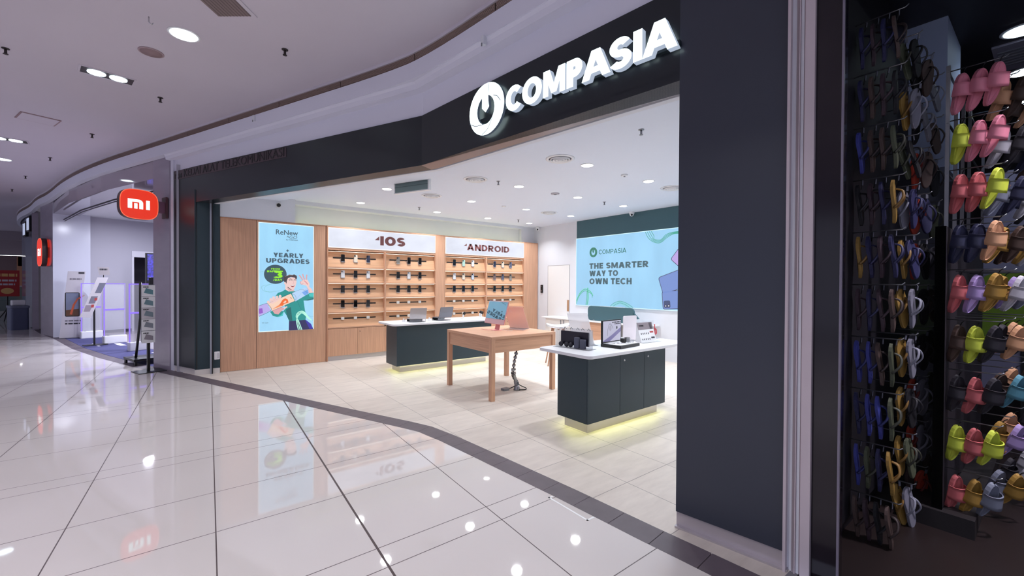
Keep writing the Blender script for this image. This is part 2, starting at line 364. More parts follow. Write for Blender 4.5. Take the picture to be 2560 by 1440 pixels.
def tile_floor():
    m = bpy.data.materials.new('polished mall tiles'); m.use_nodes = True; nt = m.node_tree; b = nt.nodes['Principled BSDF']
    N = lambda t: nt.nodes.new('ShaderNode' + t); L = nt.links.new
    def mth(op, a, c=None, d=None):
        n = N('Math'); n.operation = op
        for i, v in enumerate((a, c, d)):
            if v is None: continue
            if isinstance(v, (int, float)): n.inputs[i].default_value = v
            else: L(v, n.inputs[i])
        return n.outputs[0]
    geo = N('NewGeometry'); sp = N('SeparateXYZ'); L(geo.outputs['Position'], sp.inputs[0]); x, y = sp.outputs[0], sp.outputs[1]
    xs = mth('SUBTRACT', x, mth('MULTIPLY', y, 0.033))
    def line(v, pos, period, half):      # 1 on a joint
        f = mth('ABSOLUTE', mth('SUBTRACT', mth('FRACT', mth('ADD', mth('DIVIDE', mth('SUBTRACT', v, pos), period), 0.5)), 0.5))
        return mth('LESS_THAN', f, half / period)
    lx = line(xs, 0.035, 0.79, 0.0035)
    lx2 = line(xs, 0.825, 100.0, 0.007)
    ly = None
    for p in (0.0, 0.2, 0.99, 1.62):
        l = line(y, 2.29 + p, 2.44, 0.003); ly = l if ly is None else mth('MAXIMUM', ly, l)
    j = mth('MAXIMUM', mth('MAXIMUM', lx, lx2), ly)
    nz = N('TexNoise'); nz.inputs['Scale'].default_value = 0.9; L(geo.outputs['Position'], nz.inputs[0])
    rp = N('ValToRGB'); rp.color_ramp.elements[0].color = (*lin((218, 211, 208)), 1); rp.color_ramp.elements[1].color = (*lin((229, 222, 219)), 1); L(nz.outputs[0], rp.inputs[0])
    mx = N('MixRGB'); L(j, mx.inputs[0]); L(rp.outputs[0], mx.inputs[1]); mx.inputs[2].default_value = (*lin((74, 58, 60)), 1); L(mx.outputs[0], b.inputs['Base Color'])
    b.inputs['Roughness'].default_value = 0.035; b.inputs['IOR'].default_value = 1.75
    L(mth('ADD', mth('MULTIPLY', j, 0.5), 0.035), b.inputs['Roughness'])
    return m
def shop_floor_mat():
    m = bpy.data.materials.new('matt stone tiles'); m.use_nodes = True; nt = m.node_tree; b = nt.nodes['Principled BSDF']
    N = lambda t: nt.nodes.new('ShaderNode' + t); L = nt.links.new
    tc = N('NewGeometry'); mp = N('Mapping'); mp.inputs['Location'].default_value = (-2.25, -2.11, 0); L(tc.outputs['Position'], mp.inputs[0])
    br = N('TexBrick'); br.offset = 0.0; br.squash = 1.0
    br.inputs['Scale'].default_value = 1.0; br.inputs['Brick Width'].default_value = 0.565; br.inputs['Row Height'].default_value = 0.613; br.inputs['Mortar Size'].default_value = 0.0028; br.inputs['Mortar Smooth'].default_value = 0.1
    br.inputs['Color1'].default_value = (*lin((226, 216, 207)), 1); br.inputs['Color2'].default_value = (*lin((215, 205, 196)), 1); br.inputs['Mortar'].default_value = (*lin((150, 140, 138)), 1)
    L(mp.outputs[0], br.inputs[0])
    m2 = N('Mapping'); m2.inputs['Scale'].default_value = (2.2, 9, 1); m2.inputs['Rotation'].default_value = (0, 0, 0.3); L(tc.outputs['Position'], m2.inputs[0])
    nz = N('TexNoise'); nz.inputs['Scale'].default_value = 1.2; nz.inputs['Detail'].default_value = 7; nz.inputs['Roughness'].default_value = 0.65; L(m2.outputs[0], nz.inputs[0])
    rp = N('ValToRGB'); rp.color_ramp.elements[0].position = 0.3; rp.color_ramp.elements[1].position = 0.7; rp.color_ramp.elements[0].color = (0.78, 0.77, 0.77, 1); rp.color_ramp.elements[1].color = (1, 1, 1, 1); L(nz.outputs[0], rp.inputs[0])
    mx = N('MixRGB'); mx.blend_type = 'MULTIPLY'; mx.inputs[0].default_value = 0.75; L(br.outputs[0], mx.inputs[1]); L(rp.outputs[0], mx.inputs[2]); L(mx.outputs[0], b.inputs['Base Color'])
    b.inputs['Roughness'].default_value = 0.42; b.inputs['Specular IOR Level'].default_value = 0.35
    return m
def floor_poly(name, pts, m, z=0.0):
    from mathutils.geometry import tessellate_polygon
    mb = MB(); t = tessellate_polygon([[Vector((p[0], p[1], 0)) for p in pts]])
    mb.add([(p[0], p[1], z) for p in pts], [tuple(q) for q in t], m); o = struct(mb, name)
    for p in o.data.polygons:
        if p.normal.z < 0: p.flip()
    return o
M_tile = tile_floor(); M_shopf = shop_floor_mat()
floor_poly('floor', [(-14, -6), (2.8, -6)] + T_OUT + [(-4.3, 60), (-14, 60)], M_tile)
iA = 11                                                            # where the green shop front ends on the threshold
floor_poly('floor_shop', [(p[0], p[1]) for p in T_IN[2:iA]] + [(-0.1, 9.47), (8.3, 9.47), (8.3, 0.9), (T_IN[2][0], 0.9)], M_shopf)
M_strip = mat('dark threshold tiles', (98, 88, 96), 0.5, noise=0.08, nscale=(9, 9, 9))
M_grout = mat('threshold grout', (66, 58, 64), 0.8)
ts = MB(); po, pi_ = chaikin(T_OUT, 1), chaikin(T_IN, 1)
ts.add([(p[0], p[1], -0.002) for p in T_OUT] + [(p[0], p[1], -0.002) for p in T_IN], [(i, i + 1, len(T_OUT) + i + 1, len(T_OUT) + i) for i in range(len(T_OUT) - 1)], M_grout)
Ltot = path_len(T_OUT); s = 0.05; mid = offset_path(T_OUT, -0.1)
while s < Ltot - 0.4:
    c = cut_path(T_OUT, s, s + 0.296)
    q = offset_path(c, -0.2) if len(c) > 1 else c
    if any(abs(s + 0.15 - path_len(T_OUT[:8])) < 0.4 for _ in (0,)): q = [(p[0] + 0.0, p[1]) for p in q]
    n = len(c)
    ts.add([(p[0], p[1], 0.001) for p in c] + [(p[0], p[1], 0.001) for p in q], [(i, i + 1, n + i + 1, n + i) for i in range(n - 1)], M_strip); s += 0.3
struct(ts, 'trim_1')

# ------------------------------------------------------------------ the setting: bulkhead, grille recess, mall ceiling
SPLIT = 6
PATH = FRONT[:3] + [(2.36, 2.96), (2.19, 4.14), (2.02, 4.77), (1.2, 6.62)] + FRONT[4:]
CZ = 4.2
bk = MB(); sm = chaikin(PATH, 2)
sweep(bk, sm, [(0.03, 3.88), (0.12, 3.89), (0.12, 4.075), (0.06, 4.075)], M_mwall)
sweep(bk, sm, [(0.06, 4.168), (0.12, 4.168), (0.125, CZ + 0.03)], M_mceil)
M_recess = mat('grille recess', (40, 30, 28), 0.7)
sweep(bk, sm, [(0.06, 4.03), (0.06, 4.17)], M_recess)
struct(bk, 'wall_bulkhead')
near = [(3.35, -3.4), tuple(B2), tuple(B1), tuple(KN), tuple(A0), tuple(A_END)]
lw = MB()
sweep(lw, near, [(-0.02, 3.5), (-0.02, 3.805), (0.085, 3.805), (0.095, 3.86), (0.112, 3.885), (0.115, 3.95)], M_mwall)
struct(lw, 'wall_upper')
ceil_edge = offset_path(sm, 0.115)
floor_poly('ceiling', [(-14, -1.2), (ceil_edge[0][0], -1.2)] + [p for p in ceil_edge if p[1] > -1.2] + [(-4.4, 60), (-14, 60)], M_mceil, CZ)
# slatted air grille sections along the bulkhead
gp = chaikin(offset_path(PATH, 0.11), 2); sg = 0.3; k = 0; Lg = path_len(gp)
M_slat = mat('bronze grille slat', (150, 128, 122), 0.5, 0.0)
words = ['nearest the camera, running out of the picture', 'directly above the lit letters', 'just right of the bend in the shop front', 'just left of the bend in the shop front', 'above the middle of the dark left fascia', 'above the end of the unlit lettering', 'above the start of the unlit lettering', 'above the boundary between the two shops', 'above the red lit sign', 'above the grey shop opening, right half', 'above the grey shop opening, middle', 'above the grey shop opening, left half', 'above the left stone pilaster', 'just past the left stone pilaster', 'above the bluish shopfront', 'near the far end of the curve', 'second last on the far curve', 'last one on the far curve', 'at the far curve end', 'behind the far curve', 'hidden far piece']
while sg < 29:
    c = cut_path(gp, sg, sg + 1.256); g = MB(); n = len(c)
    for q in range(7):
        z = 4.079 + q * 0.0127; i_ = offset_path(c, -0.03)
        g.add([(p[0], p[1], z) for p in c] + [(p[0], p[1], z + 0.0068) for p in c] + [(p[0], p[1], z + 0.002) for p in i_] + [(p[0], p[1], z + 0.008) for p in i_],
              [(i, i + 1, n + i + 1, n + i) for i in range(n - 1)] + [(n + i, n + i + 1, 3 * n + i + 1, 3 * n + i) for i in range(n - 1)] + [(2 * n + i, 2 * n + i + 1, i + 1, i) for i in range(n - 1)], M_slat)
    o = g.build('air_grille'); tag(o, 'bronze slatted air grille section ' + words[min(k, len(words) - 1)], 'air grille', 'slatted air grille along the ceiling edge'); sg += 1.27; k += 1

# ------------------------------------------------------------------ dark green shop front (portal)
M_seam = mat('panel seam', (18, 24, 28), 0.6)
ZO, ZT = 2.965, 3.56
def front_local(mb, name, P0, rz): return struct(mb, name, (P0.x, P0.y, 0), rz)
f1 = MB()          # left leg and header of the front, local x along the front, +y inwards
f1.box(-0.765, 0.0, 0.0, 0.25, 0.1, 3.6, M_greenf)
f1.add([(0, 0, ZO + .02), (LEN_A, 0, ZO), (LEN_A, 0, 3.535), (0, 0, 3.6), (0, .2, ZO + .02), (LEN_A - .02, .2, ZO), (LEN_A - .02, .2, 3.535), (0, .2, 3.6)], [(0, 1, 2, 3), (5, 4, 7, 6), (3, 2, 6, 7), (4, 5, 1, 0)], M_greenf)
front_local(f1, 'wall_front_left', A0, RZA)
f2 = MB()
f2.add([(0, 0, ZO), (LEN_B, 0, ZO - .02), (LEN_B, 0, 3.56), (0, 0, 3.535), (0, .2, ZO), (LEN_B, .2, ZO - .02), (LEN_B, .2, 3.56), (0, .2, 3.535)], [(0, 1, 2, 3), (5, 4, 7, 6), (3, 2, 6, 7), (4, 5, 1, 0)], M_greenf)
front_local(f2, 'wall_front_header', KN, RZB)
f3 = MB(); dC = (B2 - B1).normalized(); RZC = math.atan2(dC.y, dC.x); LC = (B2 - B1).length
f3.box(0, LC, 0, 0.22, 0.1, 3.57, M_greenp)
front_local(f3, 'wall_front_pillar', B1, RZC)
bs = MB(); bs.box(0, LC, 0.012, 0.2, 0.0, 0.1, M_skirt); bs.box(0, LC + .02, -0.02, 0.02, 0, 0.012, M_skirt); front_local(bs, 'baseboard_pillar', B1, RZC)
bs = MB(); bs.box(-0.765, -0.012, 0.012, 0.2, 0.0, 0.1, mat('stone skirting', (218, 211, 208), 0.4)); front_local(bs, 'baseboard_left', A0, RZA)
# underside of the header: metal soffit and the roller door slot
sf = MB()
zz = ZO
def sof(P0, P1, d, ins, o0, o1, z, m, e0=0.0, e1=0.0):
    sf.add([(P0.x + ins.x * o0, P0.y + ins.y * o0, z), (P1.x + ins.x * o0, P1.y + ins.y * o0, z), (P1.x + ins.x * o1, P1.y + ins.y * o1, z), (P0.x + ins.x * o1, P0.y + ins.y * o1, z)], [(0, 1, 2, 3)], m)
inA = Vector((-dA.y, dA.x)); inB = Vector((-dB.y, dB.x))
inK = (inA + inB); inK = inK / inK.dot(inA)
def ring(off): return [A0 + inA * off, KN + inK * off, B1 + inB * off]
def band(z0, o0, z1, o1, m):
    a = ring(o0); b = ring(o1)
    dz = (0.02, 0.0, -0.02)
    sf.add([(p.x, p.y, z0 + d) for p, d in zip(a, dz)] + [(p.x, p.y, z1 + d) for p, d in zip(b, dz)], [(0, 1, 4, 3), (1, 2, 5, 4)], m)
M_slot = mat('roller slot', (58, 50, 52), 0.5)
band(ZO, 0.0, ZO, 0.20, M_soff); band(ZO, .2, ZO + .03, .2, M_slot); band(ZO + .03, .2, ZO + .03, .235, M_slot); band(ZO + .03, .235, ZO + .005, .24, M_wallw)
band(ZO + .005, .24, ZO + .005, .30, M_wallw); band(ZO + .005, .30, 3.17, .34, M_wallw)
struct(sf, 'trim_2')
# lowered white soffit strip inside the front, then the ceiling proper
CS = 3.23
s2 = MB(); a = ring(0.34); b_ = ring(1.18)
s2.add([(p.x, p.y, 3.17) for p in a] + [(p.x, p.y, 3.17) for p in b_] + [(p.x, p.y, CS) for p in b_], [(0, 1, 4, 3), (1, 2, 5, 4), (3, 4, 7, 6), (4, 5, 8, 7)], M_ceil)
struct(s2, 'ceiling_soffit')
XB, YW = 7.975, 9.1                                               # back wall and oak display wall planes
floor_poly('ceiling_shop', [tuple(p) for p in ring(0.3)[::-1]] + [(0.2, 9.5), (8.0, 9.5), (8.0, 0.95)], M_ceil, CS)

# ------------------------------------------------------------------ shop walls
wl = MB(); wl.box(0.3, 1.669, 9.105, 9.6, 2.776, CS + .1, M_wallw); wl.box(1.669, 7.5, 9.42, 9.6, 0, CS + .1, M_wallw)
wl.box(1.669, 7.5, 9.2, 9.42, 3.155, CS + .1, M_wallw); wl.box(7.5, 8.0, 9.3, 9.6, 0, CS + .1, M_wallw); wl.box(.3, 1.67, 9.2, 9.6, 0, 2.776, M_wallw)
struct(wl, 'wall_shop_left')
wb = MB(); wb.box(XB, 8.2, 0.95, 9.6, 0, CS + .1, M_wallw); struct(wb, 'wall_shop_back')
gb = MB(); gb.box(XB - .012, XB, 1.6, 7.59, 2.76, CS, M_greenw); struct(gb, 'trim_3')
wr = MB(); wr.box(2.68, 8.2, 0.86, 0.95, 0, 4.0, M_wallw); struct(wr, 'wall_party')
# the return of the portal leg next to the oak wall, with its skirting
rt = MB(); rt.box(0.1, 0.46, 9.075, 9.2, 0.09, 3.2, M_green); struct(rt, 'wall_front_return')
rb = MB(); rb.box(0.1, 0.458, 9.068, 9.075, 0.0, 0.09, mat('stone skirting', (218, 211, 208), 0.4)); struct(rb, 'baseboard_return')
# flush door in the back wall
M_gap = mat('door gap', (150, 148, 152), 0.7)
d = MB(); d.box(XB - .004, XB + .0, 7.855, 8.68, 0.005, 2.112, mat('door paint', (232, 231, 232), 0.6)); 
dr = struct(d, 'door_1')
g = MB()
for y0, y1, z0, z1 in ((8.68, 8.69, 0, 2.122), (7.845, 7.855, 0, 2.122), (7.845, 8.69, 2.112, 2.122)): g.box(XB - .006, XB, y0, y1, z0, z1, M_gap)
g.build('door_frame', dr)
g = MB(); g.box(XB - .012, XB - .003, 7.86, 7.93, 0.895, 1.192, mat('wooden pull', (170, 132, 104), 0.5)); g.build('door_handle', dr)

# ------------------------------------------------------------------ right-hand frame and the dark shop's glass front
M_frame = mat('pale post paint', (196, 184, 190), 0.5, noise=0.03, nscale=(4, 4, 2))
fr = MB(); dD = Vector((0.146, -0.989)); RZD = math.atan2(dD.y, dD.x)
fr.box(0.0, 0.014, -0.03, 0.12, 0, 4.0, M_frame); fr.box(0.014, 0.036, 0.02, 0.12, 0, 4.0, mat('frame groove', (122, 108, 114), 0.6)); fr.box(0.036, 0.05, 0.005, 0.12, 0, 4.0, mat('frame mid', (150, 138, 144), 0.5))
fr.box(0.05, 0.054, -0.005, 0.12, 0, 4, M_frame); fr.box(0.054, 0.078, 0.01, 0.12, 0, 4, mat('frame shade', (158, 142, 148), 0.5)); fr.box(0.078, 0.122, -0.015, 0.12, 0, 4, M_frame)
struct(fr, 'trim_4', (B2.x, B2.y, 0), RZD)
M_dark = mat('dark navy wall', (22, 18, 30), 0.45)
M_darkf = mat('dark brown floor', (34, 24, 24), 0.4)
dp = MB(); dp.box(0.122, 0.245, 0.03, 0.15, 0, 4.0, mat('dark glass panel', (24, 18, 28), 0.12)); struct(dp, 'wall_dark_panel', (B2.x, B2.y, 0), RZD)
gj = MB(); gj.box(0.236, 0.246, -.002, 0.03, 0, 4, mat('glass edge', (120, 114, 130), 0.3)); struct(gj, 'trim_5', (B2.x, B2.y, 0), RZD)
wn = MB(); wn.box(0.25, 3.6, 0.0, 0.012, 0.02, 3.9, M_glass); struct(wn, 'window_1', (B2.x, B2.y, 0), RZD)
sx = MB(); sx.box(2.72, 12.0, 0.84, 0.86, 0, 4.3, M_dark); struct(sx, 'wall_dark_left'); sx = MB(); sx.box(11.9, 12.0, -5, 0.86, 0, 4.3, M_dark); struct(sx, 'wall_dark_back'); sx = MB(); sx.box(3.2, 12, -5.1, -5, 0, 4.3, M_dark); struct(sx, 'wall_dark_right')
floor_poly('floor_dark_shop', [(2.66, 0.86), (12, 0.86), (12, -5), (3.0, -5), (2.78, -3)], M_darkf)
cx_ = MB(); cx_.box(2.7, 12, -5, 0.86, 3.85, 4.0, M_dark); struct(cx_, 'ceiling_dark_shop')
cl = MB(); cl.box(5.0, 5.75, 0.575, 0.84, 2.6, 3.86, mat('blue white column', (176, 190, 224), 0.6)); struct(cl, 'trim_6')
# ------------------------------------------------------------------ the neighbouring shop on the left
M_marb = mat('polished pale stone', (150, 140, 156), 0.12, noise=0.05, nscale=(2, 2, 5))
M_mig = mat('grey shop wall', (176, 174, 186), 0.7)
MI = [tuple(A_END)] + FRONT[6:11]
pw = MB(); uA = inA * -1
P = A_END
pw.box(0.0, 0.09, -0.012, 0.3, 0, 3.93, M_mwall); struct(pw, 'trim_7', (P.x, P.y, 0), RZA)
dM = (Vector(FRONT[6]) - A_END).normalized(); RZM = math.atan2(-dM.y, -dM.x)
pr_ = MB(); pr_.box(-0.62, 0.0, -0.03, 0.3, 0, 3.93, M_marb); struct(pr_, 'wall_pilaster_right', (P.x, P.y, 0), RZM)
mi_path = [tuple(A_END + dM * 0.05), FRONT[6], FRONT[7], FRONT[8]]
hd = MB(); M_gloss = mat('glossy mauve fascia', (150, 138, 152), 0.06, coat=0.5)
sweep(hd, mi_path, [(-0.5, 3.55), (0.02, 3.55), (0.02, 3.9), (-.1, 3.9)], M_gloss); struct(hd, 'wall_fascia')
hs = MB(); M_trk = mat('dark track', (40, 34, 44), 0.5); sweep(hs, mi_path, [(-0.20, 3.42), (-0.18, 3.42), (-0.18, 3.395), (-0.20, 3.395), (-0.20, 3.42)], M_trk); sweep(hs, mi_path, [(-0.22, 3.375), (-0.20, 3.375), (-0.20, 3.36), (-0.22, 3.36), (-.22, 3.375)], M_trk); struct(hs, 'trim_8')
# left pilaster, dark reveal and the bluish glazed shop beyond
pl_ = MB(); c = cut_path([FRONT[8], FRONT[9]], 0, 1.5); n = Vector((0.95, 0.31))
q = [FRONT[8], FRONT[9]]; sweep(pl_, q, [(-0.5, 0), (0.03, 0), (0.03, 3.95), (-.5, 3.95)], M_marb)
a, b2 = Vector(FRONT[8]), Vector(FRONT[9]); nr = Vector(((b2 - a).y, -(b2 - a).x)).normalized()
pl_.add([(*(a - nr * .03), 0), (*(a + nr * .75), 0), (*(a + nr * .75), 3.95), (*(a - nr * .03), 3.95)], [(0, 1, 2, 3)], mat('white reveal', (202, 204, 218), 0.15))
struct(pl_, 'wall_pilaster_left')
dk = MB(); sweep(dk, [FRONT[9], FRONT[10]], [(-0.25, 0), (-0.25, 4.0)], mat('dark blue glass', (60, 66, 78), 0.1)); 
sweep(dk, [FRONT[10], FRONT[11], FRONT[12], FRONT[13], FRONT[14], FRONT[15]], [(-0.03, 0.0), (-0.03, 4.0)], mat('blue grey glazing', (120, 132, 152), 0.15)); struct(dk, 'wall_far_glazing')
ed = MB(); a = Vector(FRONT[10]); ed.box(a.x - .05, a.x + .1, a.y - .15, a.y + .15, 0, 3.95, M_marb); struct(ed, 'trim_9')
# interior
S0 = Vector((-2.62, 17.95)); dS = Vector((0.92, 0.39)).normalized(); RZS = math.atan2(dS.y, dS.x)
wi = MB(); wi.box(-.45, 1.34, 0, 0.15, 0, 3.6, M_mig); wi.box(1.34, 3.2, 0, 0.15, 2.42, 3.6, M_mig); wi.box(1.28, 1.34, -0.03, 0.1, 0, 2.44, mat('white lining', (214, 212, 222), 0.5)); wi.box(1.28, 3.2, -.03, .1, 2.42, 2.62, mat('white lining', (214, 212, 222), 0.5))
wi.box(-.45, 1.3, -.012, 0, 0, .09, mat('dark skirting', (70, 66, 76), .5))
struct(wi, 'wall_grey_shop_side', (S0.x, S0.y, 0), RZS)
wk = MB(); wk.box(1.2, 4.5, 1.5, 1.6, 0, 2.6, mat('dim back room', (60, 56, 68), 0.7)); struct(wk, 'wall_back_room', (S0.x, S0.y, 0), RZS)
wq = MB(); wq.box(3.2, 3.35, -9.5, 1.6, 0, 3.6, M_mig); struct(wq, 'wall_grey_shop_back', (S0.x, S0.y, 0), RZS)
E3 = S0 + dS * 3.3
floor_poly('floor_grey_shop', [p for p in T_IN[iA:16]] + [(-1.9, 20.0), (1.5, 21), (2.5, 9.65), (-0.1, 9.65)], mat('beige shop floor', (176, 164, 164), 0.15))
floor_poly('ceiling_grey_shop', [(-0.1, 9.7), (-1.3, 12.7), (-2.1, 15), (-2.85, 17.6), (-1.9, 20.3), (1.5, 21), (3.5, 9.7)], M_wallw, 3.6)
wz = MB(); wz.box(-0.15, 8, 9.6, 9.68, 0, 3.7, M_mig); struct(wz, 'wall_grey_shop_near')
# entrance mat
M_mat = mat('blue entrance mat', (72, 72, 118), 0.9, bump=0.2, nscale=(60, 60, 60)); M_mark = mat('white mat print', (214, 212, 226), 0.8)
mp_ = cut_path(T_IN[iA:16], 0.5, 8.6); mi_in = offset_path(mp_, -0.85)
me = MB(); n = len(mp_); me.add([(p[0], p[1], 0.004) for p in mp_] + [(p[0], p[1], 0.004) for p in mi_in] + [(p[0], p[1], 0.0) for p in mp_] + [(p[0], p[1], 0) for p in mi_in], [(i, i + 1, n + i + 1, n + i) for i in range(n - 1)] + [(2 * n + i, 2 * n + i + 1, i + 1, i) for i in range(n - 1)] + [(n + i, n + i + 1, 3 * n + i + 1, 3 * n + i) for i in range(n - 1)], M_mat)
for s0, s1, o, wd in ((2.0, 2.9, -0.3, .05), (1.3, 2.4, -0.62, .16), (2.6, 3.0, -.66, .1), (5.2, 6.0, -0.25, .05), (4.9, 5.6, -.6, .12)):
    r = offset_path(cut_path(T_IN[iA:16], s0, s1), o); r2 = offset_path(r, -wd); n2 = len(r)
    me.add([(p[0], p[1], 0.006) for p in r] + [(p[0], p[1], 0.006) for p in r2], [(i, i + 1, n2 + i + 1, n2 + i) for i in range(n2 - 1)], M_mark)
tag(me.build('entrance_mat'), 'blue entrance mat with white print across the grey shop doorway', 'mat')

# security gates
M_vio = mat('violet edge light', (150, 120, 255), 0.5, emit=1.0)
M_viop = mat('pale violet edge', (190, 176, 250), 0.5, emit=0.75)
def gate(x, y, rz, label, k=.84):
    t = thing('security_gate', label, 'security gate', (x, y, 0), rz, 'anti theft gates in the grey shop doorway')
    b = MB(); b.rbox(-.02, .44, -.09, .09, 0.0, 0.2, .03, M_white); b.build('base', t, bevel=.012)
    b = MB(); b.box(.06, .1, -.03, .03, .2, .203, M_blackp); b.build('indicator', t)
    b = MB(); b.box(.0, .42, -.008, .008, .2, 1.56, M_acr); b.build('acrylic_panel', t)
    b = MB()
    for x0, x1, z0, z1 in ((-.004, .018, .2, 1.56), (.402, .424, .2, 1.56), (-.004, .424, 1.545, 1.567)): b.box(x0, x1, -.012, .012, z0, z1, M_viop if x0 > .3 else M_vio)
    b.build('edge_light', t); b = MB(); b.box(.018, .402, -.012, .012, .86, .9, M_vio); b.build('crossbar', t)
for x, y, l in ((-2.37, 16.8, 'leftmost violet-edged acrylic security gate, half behind the slanted notice stand'), (-1.71, 15.07, 'middle violet-edged acrylic security gate just right of the slanted notice stand'), (-1.07, 13.16, 'rightmost violet-edged acrylic security gate beside the leaflet rack')):
    gate(x, y, math.atan2(.33, .94), l)
# phone standee
M_stw = mat('standee board', (202, 198, 204), 0.5); M_txt = mat('dark print', (52, 52, 60), 0.6); M_txg = mat('grey print', (120, 116, 124), 0.6)
t = thing('phone_standee', 'tall white advertising board with a phone picture at the left pilaster', 'standee', (-2.72, 17.02, 0), math.atan2(-.12, .99))
b = MB(); pts = [(-.12, .02), (.36, .02), (.36, .6), (.46, .78), (.5, .98), (.46, 1.2), (.36, 1.36), (.42, 1.9), (.06, 1.9)]
N = len(pts); b.add([(p[0], 0, p[1]) for p in pts] + [(p[0], .03, p[1]) for p in pts], [tuple(range(N)), tuple(range(N, 2 * N))[::-1]] + [(i, (i + 1) % N, N + (i + 1) % N, N + i) for i in range(N)], M_stw)
b.box(.02, .3, .03, .3, 0, .04, M_grey); b.box(.1, .14, .03, .28, .04, .6, M_grey); b.build('board', t)
b = MB(); flat_poly(b, rrect(.0, .3, .62, 1.3, .03), M_blackp, -.002); flat_poly(b, [(.02, .64), (.28, .64), (.28, 1.28), (.02, 1.28)], mat('dusk screen', (120, 128, 150), .3), -.003)
flat_poly(b, [(.02, .64), (.28, .64), (.28, .84), (.02, .8)], mat('brown picture', (96, 66, 46), .4), -.004); flat_line(b, [(.12, .68), (.18, .95), (.26, 1.12), (.4, 1.22)], .05, mat('orange figure', (196, 92, 58), .4), -.005, .03); b.build('phone_picture', t)
b = MB(); word_bars(b, .0, .32, .48, .52, M_txg, -.002); word_bars(b, .0, .3, .4, .44, M_txt, -.002); word_bars(b, .1, .34, 1.66, 1.7, M_txg, -.002); b.box(.28, .4, -.004, 0, 1.83, 1.88, M_txt); b.build('board_print', t)
# slanted notice stand
t = thing('notice_stand', 'tall slanted poster on a black pole between the two left security gates', 'poster stand', (-1.86, 14.85, 0), math.atan2(.1, .99))
b = MB(); b.rbox(-.22, .26, -.16, .16, 0, .02, .15, M_black); b.build('base', t); b = MB(); b.cyl((0, 0), .02, .02, 1.0, M_black); b.build('pole', t)
def slab(mb, m, y0=0.0, th=.012, a=(-.16, .72), c=(.28, 1.72), w=.2):
    pts = [(a[0] - w / 2, a[1]), (a[0] + w / 2, a[1] - .02), (c[0] - .02, c[1]), (c[0] - .02 - w, c[1])]; N = 4
    mb.add([(p[0], y0 - .02, p[1]) for p in pts] + [(p[0], y0 - .02 + th, p[1]) for p in pts], [(0, 1, 2, 3), (7, 6, 5, 4)] + [(i, (i + 1) % N, N + (i + 1) % N, N + i) for i in range(N)], m)
b = MB(); slab(b, M_stw); b.build('poster', t)
b = MB()
for f0, f1, cc in ((.14, .3, (150, 140, 150)), (.34, .52, (120, 118, 132)), (.6, .86, (110, 112, 128))):
    p0 = (-.16 + .44 * f0, .72 + f0); p1 = (-.16 + .44 * f1, .72 + f1)
    flat_poly(b, [(p0[0] - .07 - .02, p0[1]), (p0[0] + .02, p0[1]), (p1[0] + .0, p1[1]), (p1[0] - .12, p1[1])], mat('poster grey %d' % cc[0], cc, .6), -.023)
flat_poly(b, [(.0, 1.13), (.05, 1.13), (.06, 1.2), (.01, 1.2)], mat('red print', (176, 70, 70), .6), -.024); flat_poly(b, [(-.06, .96), (-.01, .96), (.0, 1.03), (-.05, 1.03)], mat('red print', (176, 70, 70), .6), -.024); b.build('poster_print', t)
b = MB(); pts = [(.09, 1.78), (.29, 1.78), (.27, 1.98), (.06, 1.98)]; b.add([(p[0], -.02, p[1]) for p in pts] + [(p[0], -.01, p[1]) for p in pts], [(0, 1, 2, 3), (7, 6, 5, 4), (0, 1, 5, 4), (1, 2, 6, 5), (2, 3, 7, 6), (3, 0, 4, 7)], mat('card grey', (160, 154, 158), .6)); word_bars(b, .1, .24, 1.9, 1.94, M_txt, -.022); b.tube([(.17, -.01, 1.72), (.17, -.01, 1.79)], .008, M_black); b.build('header_card', t)
# leaflet rack
t = thing('leaflet_rack', 'black floor stand of clear leaflet pockets in front of the right stone pilaster', 'leaflet rack', (-.60, 9.93, 0), math.atan2(.33, .94))
b = MB(); b.box(-.14, .26, -.2, .2, 0, .012, M_black); b.build('base', t, bevel=.004); b = MB(); b.box(.03, .07, -.02, .02, .012, 1.32, M_black); b.build('pole', t)
for z in (.54, .76, .96, 1.16, 1.36):
    b = MB(); b.box(-.06, .13, -.06, -.05, z - .02, z + .19, M_white if z != .96 else M_stw); b.box(-.06, .13, -.03, -.02, z, z + .2, M_grey)
    flat_poly(b, [(-.03, z + .05), (.1, z + .02), (.1, z + .1), (0, z + .14)], mat('leaflet %d' % int(z * 100), (150 - int(60 * (z - .5)), 140, 150), .6), -.062); word_bars(b, -.04, .04, z + .145, z + .165, M_txt, -.062); b.build('leaflet_pocket', t)
# television on a trolley
t = thing('tv_trolley', 'black screen on a wheeled trolley standing behind the leaflet rack', 'tv stand', (-.62, 11.1, 0), math.atan2(.33, .94))
b = MB(); b.box(-.3, .3, -.3, .3, .08, .12, M_black); b.build('foot_frame', t)
for sx_ in (-.27, .27):
    for sy in (-.27, .27): b = MB(); b.rbox(sx_ - .015, sx_ + .015, sy - .04, sy + .04, 0, .08, .01, M_black, axis='x'); b.build('castor', t)
for sx_ in (-.12, .16): b = MB(); b.tube([(sx_ * 1.6, 0, .1), (sx_, 0, .9), (sx_, 0, 1.6)], .022, M_black, 8); b.build('post', t)
b = MB(); b.box(.0, .5, -.06, -.02, .68, 1.7, M_blackp); b.build('screen', t, bevel=.006)
